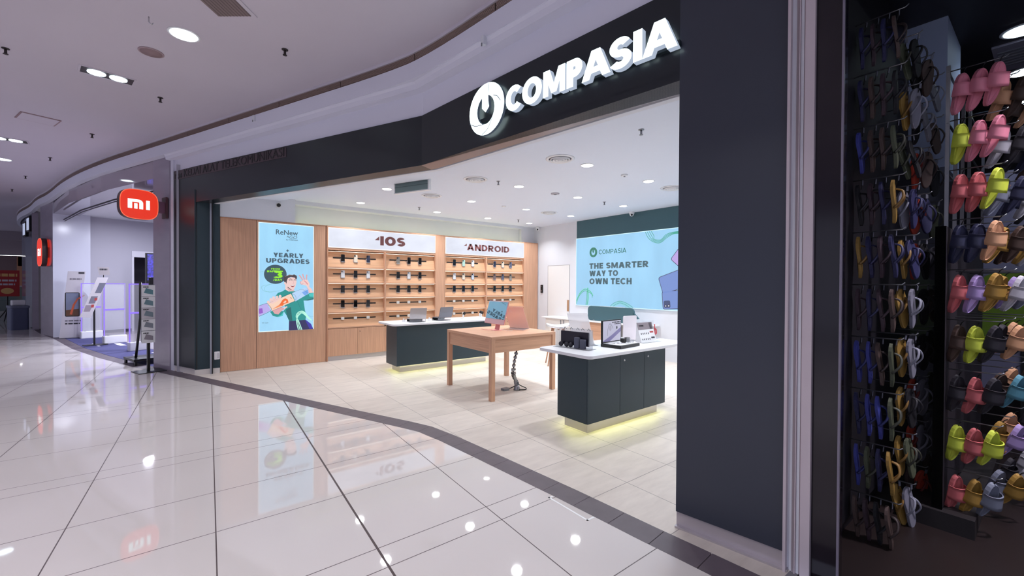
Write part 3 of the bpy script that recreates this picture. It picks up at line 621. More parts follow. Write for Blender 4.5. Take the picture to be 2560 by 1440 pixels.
# video wall deep inside
t = thing('video_screen', 'upright blue glittering screen at the edge of the right stone pilaster', 'screen', (-.72, 17.2, 0), math.atan2(.39, .92))
M_vid = mat('video picture', (50, 40, 190), 0.4, emit=0.9, noise=0.95, nscale=(16, 16, 16)); b = MB(); b.box(-.3, .6, 0, .08, .5, 2.5, M_blackp); b.build('housing', t); b = MB(); b.box(-.27, .57, -.004, 0, 1.66, 2.47, M_vid); b.box(-.27, .57, -.004, 0, .9, 1.3, M_vid); b.build('picture', t)
b = MB(); b.box(-.1, .4, -.1, .2, 0, .5, M_black); b.build('pedestal', t)
# red lit projecting signs
M_red = mat('lit red face', (236, 52, 24), 0.35, emit=0.95); M_redd = mat('sign side', (70, 40, 40), 0.4); M_wlit = mat('lit white letters', (226, 255, 255), 0.4, emit=1.3)
M_rim = mat('lit orange rim', (255, 118, 84), 0.4, emit=1.0)
def sq(a, b, n=48, p=3.2): return [(math.copysign(abs(math.cos(2 * PI * i / n)) ** (2 / p) * a, math.cos(2 * PI * i / n)), math.copysign(abs(math.sin(2 * PI * i / n)) ** (2 / p) * b, math.sin(2 * PI * i / n))) for i in range(n)]
def red_sign(x, y, z, rz, a, b_, label, dx):
    t = thing('projecting_sign', label, 'shop sign', (x, y, z), rz)
    P = sq(a, b_); N = len(P); b = MB(); b.add([(p[0], -.055, p[1]) for p in P] + [(p[0], .055, p[1]) for p in P], [tuple(range(N, 2 * N))[::-1]] + [(i, (i + 1) % N, N + (i + 1) % N, N + i) for i in range(N)], M_redd); b.build('case', t)
    b = MB(); flat_poly(b, [(p[0] * .995, p[1] * .995) for p in P], M_rim, -.056); flat_poly(b, [(p[0] * .955, p[1] * .955) for p in P], M_red, -.0575)
    flat_poly(b, [(p[0] * .955, p[1] * .955) for p in P], M_red, .0565); b.build('face', t)
    b = MB(); s = a / 1.0
    def L(pts): flat_poly(b, [(p[0] * s, p[1] * s) for p in pts], M_wlit, -.060)
    L([(-.60, .30), (-.05, .30)] + [(-.05 + .23 * math.sin(k * PI / 16), .07 + .23 * math.cos(k * PI / 16)) for k in range(1, 9)] + [(.18, -.30), (-.02, -.30), (-.02, .02)] + [(-.07 + .05 * math.cos(k * PI / 8), .07 + .05 * math.sin(k * PI / 8)) for k in range(1, 5)] + [(-.38, .12), (-.38, -.30), (-.60, -.30)])
    L([(-.28, .04), (-.11, .04), (-.11, -.30), (-.28, -.30)]); L([(.33, .30), (.53, .30), (.53, -.30), (.33, -.30)]); b.build('letters', t)
    if not dx: b = MB(); b.box(-.15, .15, .055, .12, -.15, .15, M_redd); b.build('wall_plate', t); return t
    b = MB(); b.box(a * .98, dx - .03, -.05, .05, -.1, .1, mat('sign bracket', (120, 82, 104), .5)); b.build('arm', t); b = MB(); b.box(dx - .035, dx, -.08, .08, -.19, .19, mat('bracket plate', (84, 56, 62), .5)); b.build('wall_plate', t)
RZN = math.atan2(0.33, 0.944)
red_sign(-.672, 9.756, 2.945, math.atan2(.387, .922), .268, .258, 'red lit rounded sign with two white letters projecting from the right stone pilaster', .40)
t2 = Vector(FRONT[8]) + (Vector(FRONT[9]) - Vector(FRONT[8])) * .5
red_sign(-3.37, 18.22, 2.46, math.atan2(-.947, .322), .36, .41, 'narrow red lit sign seen edge-on on the left stone pilaster', 0)
# two small screens on the far glazing, seat, sandwich sign
for xx, yy, zz, lb in ((-4.50, 22.0, 3.42, 'left one of two small lit panels high on the far glazing'), (-4.28, 21.35, 3.55, 'right one of two small lit panels high on the far glazing')):
    t = thing('wall_panel_sign', lb, 'lit panel', (xx, yy, zz), math.atan2(-.947, .322), 'small lit panels far left'); b = MB(); b.box(-.24, .24, 0, .08, -.26, .26, M_blackp); b.build('case', t); b = MB(); b.box(-.2, .2, -.004, 0, -.2, .2, mat('pale lit panel', (196, 206, 240), .4, emit=.7)); b.build('picture', t)
t = thing('storage_bin', 'grey blue lidded box standing before the far bluish glazing', 'box', (-4.5, 21.3, 0), -1.25); b = MB(); b.rbox(-.4, .4, -.2, .2, .0, .72, .06, mat('blue grey plastic', (84, 92, 122), .5)); b.build('body', t); b = MB(); b.rbox(-.42, .42, -.22, .22, .72, .8, .06, mat('lid plastic', (112, 118, 142), .5)); b.build('lid', t, bevel=.015)
b = MB(); b.rbox(-.15, .2, -.15, .15, .8, .98, .05, M_white, axis='y'); o = b.build('white_bag', None, (-4.5, 21.3, 0), -1.25, bevel=.02); tag(o, 'small white bag lying on the grey blue box far left', 'bag')
t = thing('poster_tripod', 'red advertising board on a black tripod far down the corridor', 'poster stand', (-5.75, 25.9, 0), 0.2)
b = MB(); b.cyl((0, 0), .025, .1, 1.05, M_black); b.build('pole', t)
for a in (0.3, 2.4, 4.5): b = MB(); b.tube([(0, 0, .5), (.38 * math.cos(a), .38 * math.sin(a), .015)], .02, M_black, 6); b.build('leg', t)
b = MB(); b.box(-.32, .32, -.04, .0, 1.0, 2.05, mat('red board', (176, 34, 34), .5)); b.build('board', t)
b = MB(); word_bars(b, -.26, .26, 1.8, 1.92, mat('gold print', (226, 180, 110), .5), -.042); word_bars(b, -.24, .24, 1.6, 1.68, M_stw, -.042); word_bars(b, -.2, .2, 1.45, 1.52, M_stw, -.042); flat_disc(b, 0, 1.22, .17, .12, mat('gold print', (226, 180, 110), .5), -.042); b.build('print', t)
# far end of the corridor
fw = MB(); fw.box(-14, -3, 41, 41.3, 0, 4.6, mat('far wall', (118, 100, 104), .7)); struct(fw, 'wall_far')
fb = MB(); fb.box(-14, -3, 36.5, 37, 3.1, 4.6, mat('far beam', (150, 138, 146), .7)); fb.box(-14, -3, 33, 33.3, 3.75, 4.6, mat('far beam', (150, 138, 146), .7)); struct(fb, 'trim_10')
for x0, lb in ((-8.9, 'far left'), ):
    t = thing('linear_light', 'bright strip lights hanging at the far end of the corridor', 'ceiling light', (-7.6, 35.5, 3.05)); b = MB(); b.box(-1.0, 1.2, -.1, .1, 0, .06, M_grey); b.build('housing', t); b = MB(); b.box(-.95, 1.15, -.08, .08, -.012, 0, M_lens); b.build('diffuser', t)
t = thing('glass_counter', 'glass display counter at the far end of the corridor', 'counter', (-7.6, 35.2, 0)); b = MB(); b.box(-1.6, 2.0, 0, 1, 0, .55, mat('counter base', (92, 104, 104), .4)); b.build('base', t); b = MB(); b.box(-1.6, 2.0, 0, 1, .55, 1.3, glassy('counter glass', (.7, .8, .78), .2, .05, (130, 150, 148), .45)); b.build('glass_case', t); b = MB(); b.box(-1.65, 2.05, -.05, 1.05, 1.3, 1.36, mat('counter top', (170, 160, 164), .3)); b.build('top', t)
t = thing('lit_shop_panel', 'warm white lit panel glowing behind the far counter', 'lit panel', (-7.4, 40.9, 0)); b = MB(); b.box(-1.0, 1.6, -.1, 0, 1.5, 2.6, mat('far lit panel', (255, 240, 226), .5, emit=1.1)); b.build('panel', t); b = MB(); b.box(-1.2, 1.8, -.14, 0, 2.6, 3.2, mat('tan pelmet', (176, 128, 100), .6)); b.build('pelmet', t); b = MB(); b.box(-1.25, -1.0, -.14, 0, 0, 3.2, mat('tan pelmet', (176, 128, 100), .6)); b.build('jamb', t)
# ------------------------------------------------------------------ ceiling fixtures
def downlight(name, x, y, z, r, watts, label, group, rgb=(.945, .98, 1), lens=None, light=True, spread=PI * .72):
    t = thing(name, label, 'downlight', (x, y, z), 0, group)
    b = MB(); b.lathe([(r * 1.18, 0), (r * 1.18, -.006), (r, -.008), (r, 0)], M_white, n=28); b.build('trim_ring', t)
    b = MB(); b.lathe([(r * .98, -.003), (r * .98, -.009)], lens or M_lens, n=28); b.build('lens', t)
    if light: lamp(t, watts, r * 2, rgb, -.03, spread)
    return t
rows = {'nearest the shop front': (3.93, (4.32, 5.73)), 'second back from the shop front': (5.485, (4.37, 5.775, 7.125)), 'third back from the shop front': (7.06, (2.72, 4.43, 5.83, 7.2)), 'along the oak wall': (8.6, (2.77, 4.48, 5.875, 7.21))}
ordn = ('leftmost', 'second from left', 'third from left', 'rightmost')
for rn, (yy, xs) in rows.items():
    for i, xx in enumerate(xs):
        downlight('ceiling_downlight', xx, yy, CS, .078, SHOP_W, 'round recessed shop downlight, %s in the row %s' % (ordn[i] if i < len(xs) - 1 else 'rightmost', rn), 'recessed downlights in the shop ceiling')
for xx, yy in ((7.14, 3.9), (4.3, 2.35), (5.7, 2.35), (7.1, 2.35)):
    downlight('ceiling_downlight', xx, yy, CS, .078, SHOP_W, 'round recessed shop downlight hidden behind the dark pillar', 'recessed downlights behind the pillar')
def round_vent(x, y, label, r=.15):
    t = thing('round_vent', label, 'air vent', (x, y, CS), 0, 'round air diffusers in the shop ceiling')
    b = MB(); b.lathe([(r * 1.25, 0), (r * 1.25, -.008), (r, -.012), (r * .97, 0)], M_white, n=32); b.build('rim', t)
    for k, q in enumerate((.86, .62, .4)):
        b = MB(); b.lathe([(r * q, -.004), (r * q, -.03), (r * (q - .13), -.012), (r * (q - .13), -.004)], M_white, n=32); b.build('ring', t)
    b = MB(); b.lathe([(r * .2, -.004), (r * .2, -.03), (r * .05, -.034)], M_white, n=20); b.build('hub', t)
    b = MB(); b.lathe([(r, -.0005), (r, -.003)], mat('vent shadow gap', (110, 104, 112), .7), n=32); b.build('throat', t)
round_vent(3.825, 3.95, 'largest round ceiling vent, nearest the lit letters'); round_vent(3.545, 5.535, 'round ceiling vent just right of the square ceiling cassette'); round_vent(3.573, 7.067, 'round ceiling vent just behind the square ceiling cassette')
round_vent(6.5, 7.056, 'round ceiling vent among the lamps before the green wall'); round_vent(6.43, 3.955, 'round ceiling vent half hidden by the dark pillar')
t = thing('air_curtain_grille', 'white framed grille with a grey green face hanging from the shop ceiling near the front', 'air conditioner', (2.62, 6.50, CS), RZA)
b = MB(); b.box(0, .72, 0, .05, -.2, 0, M_white); b.box(-.03, .75, -.02, .0, -.03, 0, M_grey); b.build('housing', t)
b = MB(); b.box(.03, .69, -.006, 0, -.185, -.045, mat('grey green filter', (112, 132, 134), .5)); b.build('filter', t)
b = MB(); b.box(.03, .69, -.012, -.004, -.11, -.10, mat('filter slat', (88, 106, 110), .6)); b.build('slat', t)
def sprinkler(x, y, z, m, label, group, s=1.0):
    t = thing('sprinkler', label, 'sprinkler', (x, y, z), 0, group)
    b = MB(); b.lathe([(.03 * s, 0), (.03 * s, -.006 * s)], m, n=14); b.build('escutcheon', t); b = MB(); b.lathe([(.01 * s, 0), (.012 * s, -.05 * s), (.007 * s, -.055 * s)], m, n=10); b.build('body', t); b = MB(); b.lathe([(.02 * s, -.055 * s), (.02 * s, -.06 * s)], m, n=12); b.build('deflector', t)
for x, y, z, l in ((3.77, 2.68, CS, 'nearest the upper corner of the pillar'), (3.9, 5.42, CS, 'right of the square cassette'), (3.92, 8.33, CS, 'above the oak display wall, left'), (6.63, 8.34, CS, 'above the oak display wall, right'), (6.5, 5.46, CS, 'before the green wall band')):
    sprinkler(x, y, z, M_steel, 'small steel sprinkler in the shop ceiling, ' + l, 'shop ceiling sprinklers')
t = thing('smoke_detector', 'flat grey round detector in the middle of the shop ceiling', 'detector', (5.21, 5.5, CS)); b = MB(); b.lathe([(.075, 0), (.075, -.015), (.05, -.02)], mat('detector grey', (176, 172, 180), .6)); b.build('body', t); b = MB(); b.lathe([(.03, -.02), (.025, -.028)], M_grey); b.build('sensor', t)
t = thing('smoke_detector', 'small white round detector between the two front right lamps', 'detector', (5.134, 3.936, CS)); b = MB(); b.lathe([(.05, 0), (.05, -.015), (.03, -.022)], M_white); b.build('body', t); b = MB(); b.lathe([(.015, -.022), (.012, -.03)], M_grey); b.build('sensor', t)
t = thing('smoke_detector', 'tiny white round detector in the third lamp row', 'detector', (5.23, 7.065, CS)); b = MB(); b.lathe([(.045, 0), (.045, -.012), (.03, -.018)], M_white); b.build('body', t)
def dome_cam(x, y, z, label, dx, dy):
    t = thing('security_camera', label, 'camera', (x, y, z)); b = MB(); b.lathe([(.055, 0), (.06, -.02), (.055, -.05), (.045, -.055)], M_white); b.build('housing', t)
    b = MB(); M = Matrix.Translation((dx * .02, dy * .02, -.06)) ; b.lathe([(.0, -.045), (.03, -.035), (.045, -.01), (.045, .01)][::-1], M_white, M); b.build('ball', t); b = MB(); M = Matrix.Translation((dx * .052, dy * .052, -.072)) @ Vector((dx, dy, -.3)).to_track_quat('Z', 'Y').to_matrix().to_4x4(); b.lathe([(.022, 0), (.022, .012)], M_blackp, M, 14); b.build('eye', t)
dome_cam(7.86, 5.82, CS, 'white dome camera on the ceiling above the green wall band', -.8, -.6)
dome_cam(7.9, 9.05, CS, 'white dome camera in the corner above the right end of the oak wall', -.7, -.7)
t = thing('security_camera', 'small dark dome camera on the white wall above the oak panels at left', 'camera', (1.38, 9.105, 3.08)); b = MB(); b.rbox(-.04, .04, -.03, 0, -.05, .05, .02, M_white, axis='y'); b.build('plate', t); b = MB(); b.lathe([(.036, 0), (.034, .03), (.02, .045), (0.002, .05)], M_blackp, Matrix.Rotation(PI / 2, 4, 'X') @ Matrix.Translation((0, 0, .028))); b.build('dome', t)

# mall ceiling
def mall_down(x, y, label, k=1.0, r=.12): downlight('mall_downlight', x, y, CZ, r, MALL_W * k, label, 'round lamps in the mall ceiling', (.97, .95, 1), M_lensc)
mall_down(-.025, 5.62, 'large bright round lamp in the mall ceiling, nearest the camera', .65); mall_down(-3.1, 13.72, 'round lamp in the mall ceiling at the left picture edge', .35)
for x, y, k in ((-3.4, 4.0, .9), (-.9, 1.2, 2.3), (-5.0, 8.5, .2), (-6.6, 14.0, .1), (-7.2, 20, .1), (-3.4, -.8, 1.9), (-6.5, 2, 1.0)): mall_down(x, y, 'added unseen round lamp in the mall ceiling outside the picture', k)  # unseen lamps added to light the hall
def twin(x, y, label, rz, k=.8):
    t = thing('twin_spotlight', label, 'ceiling light', (x, y, CZ), rz, 'twin recessed spots in the mall ceiling')
    b = MB(); b.box(-.24, .24, -.11, .11, -.004, 0, mat('dark recess', (46, 40, 42), .5)); b.build('recess', t)
    b = MB()
    for a in ((-.26, .26, -.13, -.11), (-.26, .26, .11, .13), (-.26, -.24, -.11, .11), (.24, .26, -.11, .11)): b.box(*a, -.008, 0, M_mceil)
    b.build('frame', t)
    for s_ in (-.1, .1):
        b = MB(); b.lathe([(.085, -.004), (.085, -.012)], M_lensc, Matrix.Translation((s_, 0, 0)), 24); o = b.build('spot', t)
    lamp(t, MALL_W * k, .2, (.97, .95, 1), -.04)
twin(-.79, 7.33, 'twin square spotlight in the mall ceiling above the red lit sign', .2); twin(-2.6, 11.75, 'twin square spotlight in the mall ceiling at the left picture edge', .1, .2)
for x, y, l in ((-1.6, 7.19, 'at the left picture edge'), (.864, 5.28, 'above the dark left fascia'), (-.296, 7.74, 'just right of the twin spotlight'), (-1.32, 10.39, 'above the red lit sign'), (-2.27, 12.91, 'third from the far end'), (-3.15, 15.55, 'second from the far end'), (-3.9, 18.0, 'farthest away')):
    sprinkler(x, y, CZ, mat('dark sprinkler', (50, 40, 42), .5), 'dark drop sprinkler in the mall ceiling, ' + l, 'dark sprinklers in the mall ceiling', 1.1)
t = thing('ceiling_hook', 'small bright hook hanging from the mall ceiling near the large round lamp', 'hook', (-.295, 5.46, CZ)); b = MB(); b.tube([(0, 0, 0), (0, 0, -.05), (.02, 0, -.07), (.035, 0, -.05)], .006, M_chrome, 6); b.build('wire', t)
t = thing('ceiling_speaker', 'flat round mauve speaker cover in the mall ceiling beside the round lamp', 'speaker', (-.32, 6.28, CZ)); b = MB(); b.lathe([(.115, 0), (.115, -.008), (.105, -.01)], mat('speaker ring', (172, 150, 156), .7), n=30); b.build('ring', t); b = MB(); b.lathe([(.1, -.009), (.1, -.012)], mat('speaker mesh', (150, 126, 130), .8), n=30); b.build('mesh', t)
t = thing('ceiling_access_panel', 'square grey grille panel in the mall ceiling at the top edge of the picture', 'air vent', (.27, 4.78, CZ), .9); b = MB(); b.rbox(-.2, .2, -.2, .2, -.01, 0, .01, M_mceil); b.build('frame', t); b = MB(); b.box(-.1, .16, -.16, .16, -.014, -.009, mat('panel mesh', (128, 112, 112), .7))
for i in range(10): b.box(-.1, .16, -.155 + i * .032, -.150 + i * .032, -.016, -.009, mat('panel line', (104, 92, 92), .7))
b.build('mesh', t); b = MB(); b.box(-.17, -.12, -.15, .15, -.014, -.009, M_grey); b.build('latch_strip', t)
t = thing('ceiling_access_panel', 'small flat square hatch in the mall ceiling above the corridor', 'hatch', (-1.88, 9.97, CZ), .35); b = MB(); b.rbox(-.22, .22, -.22, .22, -.008, 0, .01, mat('hatch frame', (150, 122, 128), .6)); b.build('frame', t); b = MB(); b.rbox(-.2, .2, -.2, .2, -.012, -.007, .01, M_mceil); b.build('door', t)
# lamps of the neighbouring grey shop and the dark shop
t = thing('linear_light', 'long strip lamp in the ceiling of the grey shop', 'ceiling light', (1.3, 12.5, 3.6), .3); b = MB(); b.box(-.9, .9, -.04, .04, -.05, 0, M_white); b.build('housing', t); b = MB(); b.box(-.88, .88, -.03, .03, -.056, -.05, M_lensc); b.build('diffuser', t); lamp(t, MI_W * 1.6, .3, (.84, .86, 1), -.1, PI * .98)
for x, y in ((-.5, 13.6), (-.9, 16.2)):
    downlight('grey_shop_downlight', x, y, 3.6, .1, MI_W, 'round lamp in the ceiling of the grey shop', 'round lamps in the grey shop', (.84, .86, 1), M_lensc, spread=PI * .98)
for k, (x, y) in enumerate(((5.79, .20), (6.92, .22), (8.1, .26))):
    downlight('dark_shop_downlight', x, y, 3.85, .12, SLIP_W, 'cool bright lamp in the dark shop ceiling, %s' % ('nearest', 'middle one', 'farthest')[k], 'cool lamps in the dark shop ceiling', (.75, .86, 1), M_lensc)
for x, y, k in ((3.75, -.62, 15.0), (5.0, -.7, 3.0), (3.6, -2.4, .5)): downlight('dark_shop_downlight', x, y, 3.85, .12, SLIP_W * k, 'added unseen lamp in the dark shop ceiling outside the picture', 'added lamps of the dark shop out of the picture', (.97, .9, 1), M_lensc, spread=PI * .5)  # unseen lamps added to brighten the slides from above
t = thing('ceiling_vent', 'white framed square air vent in the dark shop ceiling', 'air vent', (6.35, .28, 3.85)); b = MB(); b.box(-.36, .36, -.12, .12, -.02, 0, mat('vent frame', (150, 146, 164), .6)); b.build('frame', t)
for i in range(6): b = MB(); b.box(-.22 + i * .075, -.19 + i * .075, -.09, .09, -.03, -.018, M_grey); b.build('louvre', t)

# ------------------------------------------------------------------ the oak display wall (local origin at its foot: x along the wall, y = 0 on the front)
for k, (x0, x1) in enumerate(((.462, 1.016), (1.018, 2.244), (4.72, 4.952), (7.455, 7.955))):
    b = MB(); b.box(x0 + .002, x1 - .002, YW, YW + .095, 0.004, 2.755, M_oak); b.box(x0, x1, YW - .004, YW + .095, 2.755, 2.775, M_oakd)
    if k == 1: b.box(2.244, 2.262, YW - .02, YW + .2, 0, 2.775, M_oakd)
    struct(b, 'wall_oak_cladding')
ROWS = [(1.94, 2.29), (1.62, 1.94), (1.31, 1.62), (1.0, 1.31), (.69, 1.0)]
M_signw = mat('lit white sign face', (228, 232, 246), .5, emit=.97, noise=.07, nscale=(1.6, 1, 3)); M_brown = mat('brown sign letters', (112, 66, 66), .5); M_sgrim = mat('lit sign rim', (250, 252, 255), .5, emit=1.1)
M_cell = wood('oak cell board', (218, 170, 134), 'x')
def cabinet(x0, x1, xm, label, word, wx, wz, tri, doors):
    t = thing('phone_display_cabinet', label, 'display cabinet', (x0, YW, 0)); W = x1 - x0; cm = xm - x0; D = .2
    b = MB(); b.box(0, .016, 0, D, 0, 2.775, M_oak); b.box(W - .016, W, 0, D, 0, 2.775, M_oak); b.box(0, W, D, D + .02, 0, 2.775, M_oak); b.box(.016, W - .016, 0, D, 2.745, 2.775, M_oakx); b.box(.016, W - .016, .01, D, 2.29, 2.335, M_oakx); b.build('carcass', t)
    b = MB(); b.box(cm - .016, cm + .016, 0, D, .69, 2.29, M_oak); b.build('divider', t)
    for z in (1.94, 1.62, 1.31, 1.0, .69):
        for xa, xb in ((.016, cm - .016), (cm + .016, W - .016)):
            b = MB(); b.box(xa, xb, 0, D, z - .026, z, M_oakx); b.build('shelf', t)
    for za, zb in ROWS:
        for xa, xb in ((.016, cm - .016), (cm + .016, W - .016)):
            zt = zb - .026
            b = MB(); b.add([(xa, .03, za), (xb, .03, za), (xb, .125, zt), (xa, .125, zt), (xa, .05, za), (xb, .05, za), (xb, .145, zt), (xa, .145, zt)], [(0, 1, 2, 3), (7, 6, 5, 4), (0, 4, 5, 1), (1, 5, 6, 2), (2, 6, 7, 3), (3, 7, 4, 0)], M_cell); b.build('sloping_board', t)
            b = MB(); b.box(xa + .01, xb - .01, .035, .05, zt - .006, zt - .0005, M_led); b.build('led_strip', t)
            zr = (za + zb) / 2 + .018; ra, rb_ = RAIL[(x0, xa > cm)]
            yr = .03 + .095 * (zr - za) / (zt - za)
            b = MB(); b.box(ra - x0, rb_ - x0, yr - .012, yr, zr - .012, zr + .012, M_black); b.build('phone_rail', t)
    s = MB(); s.box(.02, W - .02, -.006, .1, 2.338, 2.742, M_sgrim); s.box(.032, W - .032, -.008, -.006, 2.35, 2.73, M_signw); s.build('sign_lightbox', t)
    s = MB(); heavy_text(s, word, wx[0] - x0, wx[1] - x0, wz[0], wz[1], M_brown, -.010, t=.32 if word == 'IOS' else .27); flat_poly(s, [(p[0] - x0, p[1]) for p in tri], M_brown, -.010); s.build('sign_letters', t)
    b = MB(); b.box(0.016, W - .016, .03, D, 0, .09, M_skirt); b.build('plinth', t)
    n = len(doors) - 1
    for i in range(n):
        xa, xb = doors[i] - x0, doors[i + 1] - x0
        dn = MB(); dn.box(xa + .003, xb - .003, -.002, .018, .095, .655, M_oak); dr = dn.build('door', t)
        if i % 2: k = MB(); k.lathe([(.009, 0), (.008, .006)], M_black, Matrix.Translation((xa + .05, -.002, .58)) @ Matrix.Rotation(PI / 2, 4, 'X'), 12); k.build('lock', dr)
    return t
RAIL = {(2.262, False): (2.394, 3.29), (2.262, True): (3.604, 4.504), (4.955, False): (5.055, 5.964), (4.955, True): (6.276, 7.181)}
cabinet(2.262, 4.72, 3.476, 'wider lit oak cabinet of phone racks, beside the tall blue poster', 'IOS', (3.356, 3.935), (2.44, 2.64), [(3.236, 2.545), (3.335, 2.545), (3.335, 2.633)], (2.275, 2.874, 3.476, 4.09, 4.705))
cabinet(4.955, 7.455, 6.18, 'narrower lit oak cabinet of phone racks, nearer the white back wall', 'ANDROID', (5.578, 6.916), (2.452, 2.612), [(5.485, 2.555), (5.572, 2.555), (5.572, 2.615)], (4.97, 5.57, 6.18, 6.82, 7.44))
# cove lamp strip along the top of the cabinets
b = MB(); b.box(1.7, 7.48, YW + .13, YW + .17, 2.776, 2.79, mat('cove led', (240, 250, 200), .5, emit=5.0)); o = b.build('cove_light_strip'); tag(o, 'thin glowing cove strip along the top of the oak display cabinets', 'light strip')

# phones, each on a clear stand fixed to its rail
PX = [(2.581, 2.845, 3.114), (3.794, 4.054, 4.329), (5.252, 5.518, 5.79), (6.475, 6.746, 7.011)]
M_ph = {'black': mat('phone black', (24, 22, 26), .22), 'white': mat('phone white', (226, 226, 230), .3), 'grey': mat('phone grey', (132, 128, 122), .35), 'navy': mat('phone navy', (44, 50, 74), .3), 'mint': mat('phone mint', (176, 212, 200), .35), 'cream': mat('phone cream', (226, 214, 196), .35), 'silver': mat('phone silver', (196, 204, 216), .3), 'brown': mat('phone brown', (120, 104, 104), .35), 'slate': mat('phone slate', (86, 92, 116), .3)}
M_cam = mat('camera bump', (40, 40, 46), .25); M_pad = mat('white sensor pad', (244, 240, 232), .4)
LAY = [  # bay -> row -> colours
    [('black', 'cream', 'navy'), ('white', 'black', 'white'), ('black',) * 3, ('black',) * 3, None],
    [('grey', 'black', 'black'), ('black', 'white', 'black'), ('black',) * 3, None, None],
    [('black', 'mint', 'white'), ('white', 'cream', 'silver'), ('black',) * 3, None, None],
    [('navy', 'cream', 'slate'), ('brown', 'slate', 'grey'), ('black',) * 3, None, None]]
BAY = ('far-left bay', 'second bay from the left', 'third bay from the left', 'right-hand bay'); ROWN = ('top', 'second', 'middle', 'fourth', 'bottom'); ORD = ('left', 'centre', 'right')
def phone_proto(col):
    t = bpy.data.objects.new('phone', None); COL.objects.link(t)
    b = MB(); b.rbox(-.037, .037, -.046, -.037, -.078, .078, .012, M_ph[col], axis='y'); b.build('body', t, bevel=.002, seg=1)
    b = MB()
    if col == 'black': b.rbox(-.033, .033, -.0475, -.046, -.073, .073, .01, mat('phone glass', (8, 8, 10), .08), axis='y'); b.build('screen', t)
    else:
        b.rbox(-.034, -.002, -.05, -.046, .038, .072, .008, M_cam if col != 'white' else mat('bump grey', (190, 192, 198), .3), axis='y')
        for q in ((-.026, .063), (-.026, .047), (-.011, .055)): b.lathe([(.007, 0), (.006, .003)], M_blackp, Matrix.Translation((q[0], -.05, q[1])) @ Matrix.Rotation(PI / 2, 4, 'X'), 10)
        b.build('camera_bump', t)
    b = MB(); b.box(-.03, .03, -.037, -.012, -.02, .02, M_white); b.box(-.041, .041, -.052, -.012, -.088, -.079, M_acr); b.box(-.041, .041, -.054, -.05, -.088, -.07, M_acr); b.build('clear_stand', t)
    b = MB(); b.tube([(-.02, -.02, -.09), (-.045, -.03, -.06), (-.05, -.025, -.02), (-.03, -.02, 0)], .0035, M_white, 5); b.build('tether', t)
    return t
PROTO = {}
def put(proto_key, maker, x, y, z, label, cat, group, name=None):
    if proto_key not in PROTO: PROTO[proto_key] = maker(); o = PROTO[proto_key]; o.location = (x, y, z)
    else: o = dup(PROTO[proto_key], (x, y, z))
    return tag(o, label, cat, group)
def pad_proto():
    t = bpy.data.objects.new('security_pad', None); COL.objects.link(t)
    b = MB(); b.rbox(-.032, .032, -.045, -.012, -.030, .030, .006, M_pad, axis='y'); b.build('pad', t, bevel=.003); b = MB(); b.box(-.018, .018, -.048, -.045, -.018, .018, M_white); b.build('tape', t); return t
SLOPE = math.atan2(.095, .3)
for bay in range(4):
    for r, (za, zb) in enumerate(ROWS):
        zt = zb - .026; zr = (za + zb) / 2 + .018; yr = YW + .03 + .095 * (zr - za) / (zt - za)
        cols = LAY[bay][r]
        for i, px in enumerate(PX[bay]):
            if cols:
                c = cols[i]; put(c, lambda c=c: phone_proto(c), px, yr, zr - .005, '%s phone, %s of three on the %s rail, %s' % (c, ORD[i], ROWN[r], BAY[bay]), 'phone', 'phones on the oak display wall')
            else:
                put('pad', pad_proto, px, yr, zr, 'empty white security pad, %s of three on the %s rail, %s' % (ORD[i], ROWN[r], BAY[bay]), 'security pad', 'empty security pads on the oak display wall')

# ------------------------------------------------------------------ tall backlit poster
M_sky = mat('poster blue', (160, 216, 250), .4, emit=1.0, noise=.08, nscale=(3, 1, 1.2)); PM = {}
def pc(name, rgb, e=.95): return mat('poster ' + name, rgb, .4, emit=e)
t = thing('poster_lightbox', 'tall backlit blue poster of a man in teal holding out a phone', 'lit poster', (1.05, YW, .68))
b = MB(); b.box(0, .952, -.02, 0, 0, 2.053, mat('lit poster rim', (226, 246, 255), .4, emit=1.15)); b.build('case', t)
b = MB(); b.box(.012, .94, -.022, -.02, .012, 2.041, M_sky); b.build('sheet', t)
def Q(x, y):     # proportions read off the poster itself
    u = (x - 33) / 683.0; top = 28 + 52 * u; bot = 1393 - 38 * u; return (.952 * u, 2.053 * (1 - (y - top) / (bot - top)))
def QP(*p): return [Q(*q) for q in p]
pr = MB(); ink = pc('ink', (72, 96, 112), .9)
def ptxt(s, x0, x1, y0, y1, m, bold=.02, shear=0.0, y=-.0235): a, c = Q(x0, y1), Q(x1, y0); d = Q(x0, y0)[1]; text_on(pr, s, a[0], c[0], a[1], d, m, y, bold=bold, shear=shear)
def hv(s, x0, x1, y0, y1, m=None, y=-.0235): a, c = Q(x0, y1), Q(x1, y0); heavy_text(pr, s, a[0], c[0], a[1], Q(x0, y0)[1], m or ink, y, t=.28, gap=.12)
ptxt('ReNew', 237, 510, 118, 180, ink, .012); ptxt('N', 370, 398, 196, 218, ink, .03, .3); ptxt('GO', 402, 500, 196, 232, ink, .0, .3); ptxt('by COMPASIA', 362, 510, 238, 256, ink, .03)
ptxt('+', 364, 396, 366, 396, ink, .05); hv('YEARLY', 207, 578, 405, 460); hv('UPGRADES', 120, 660, 473, 531); ptxt('T&C apply', 70, 148, 1272, 1288, ink, .01)
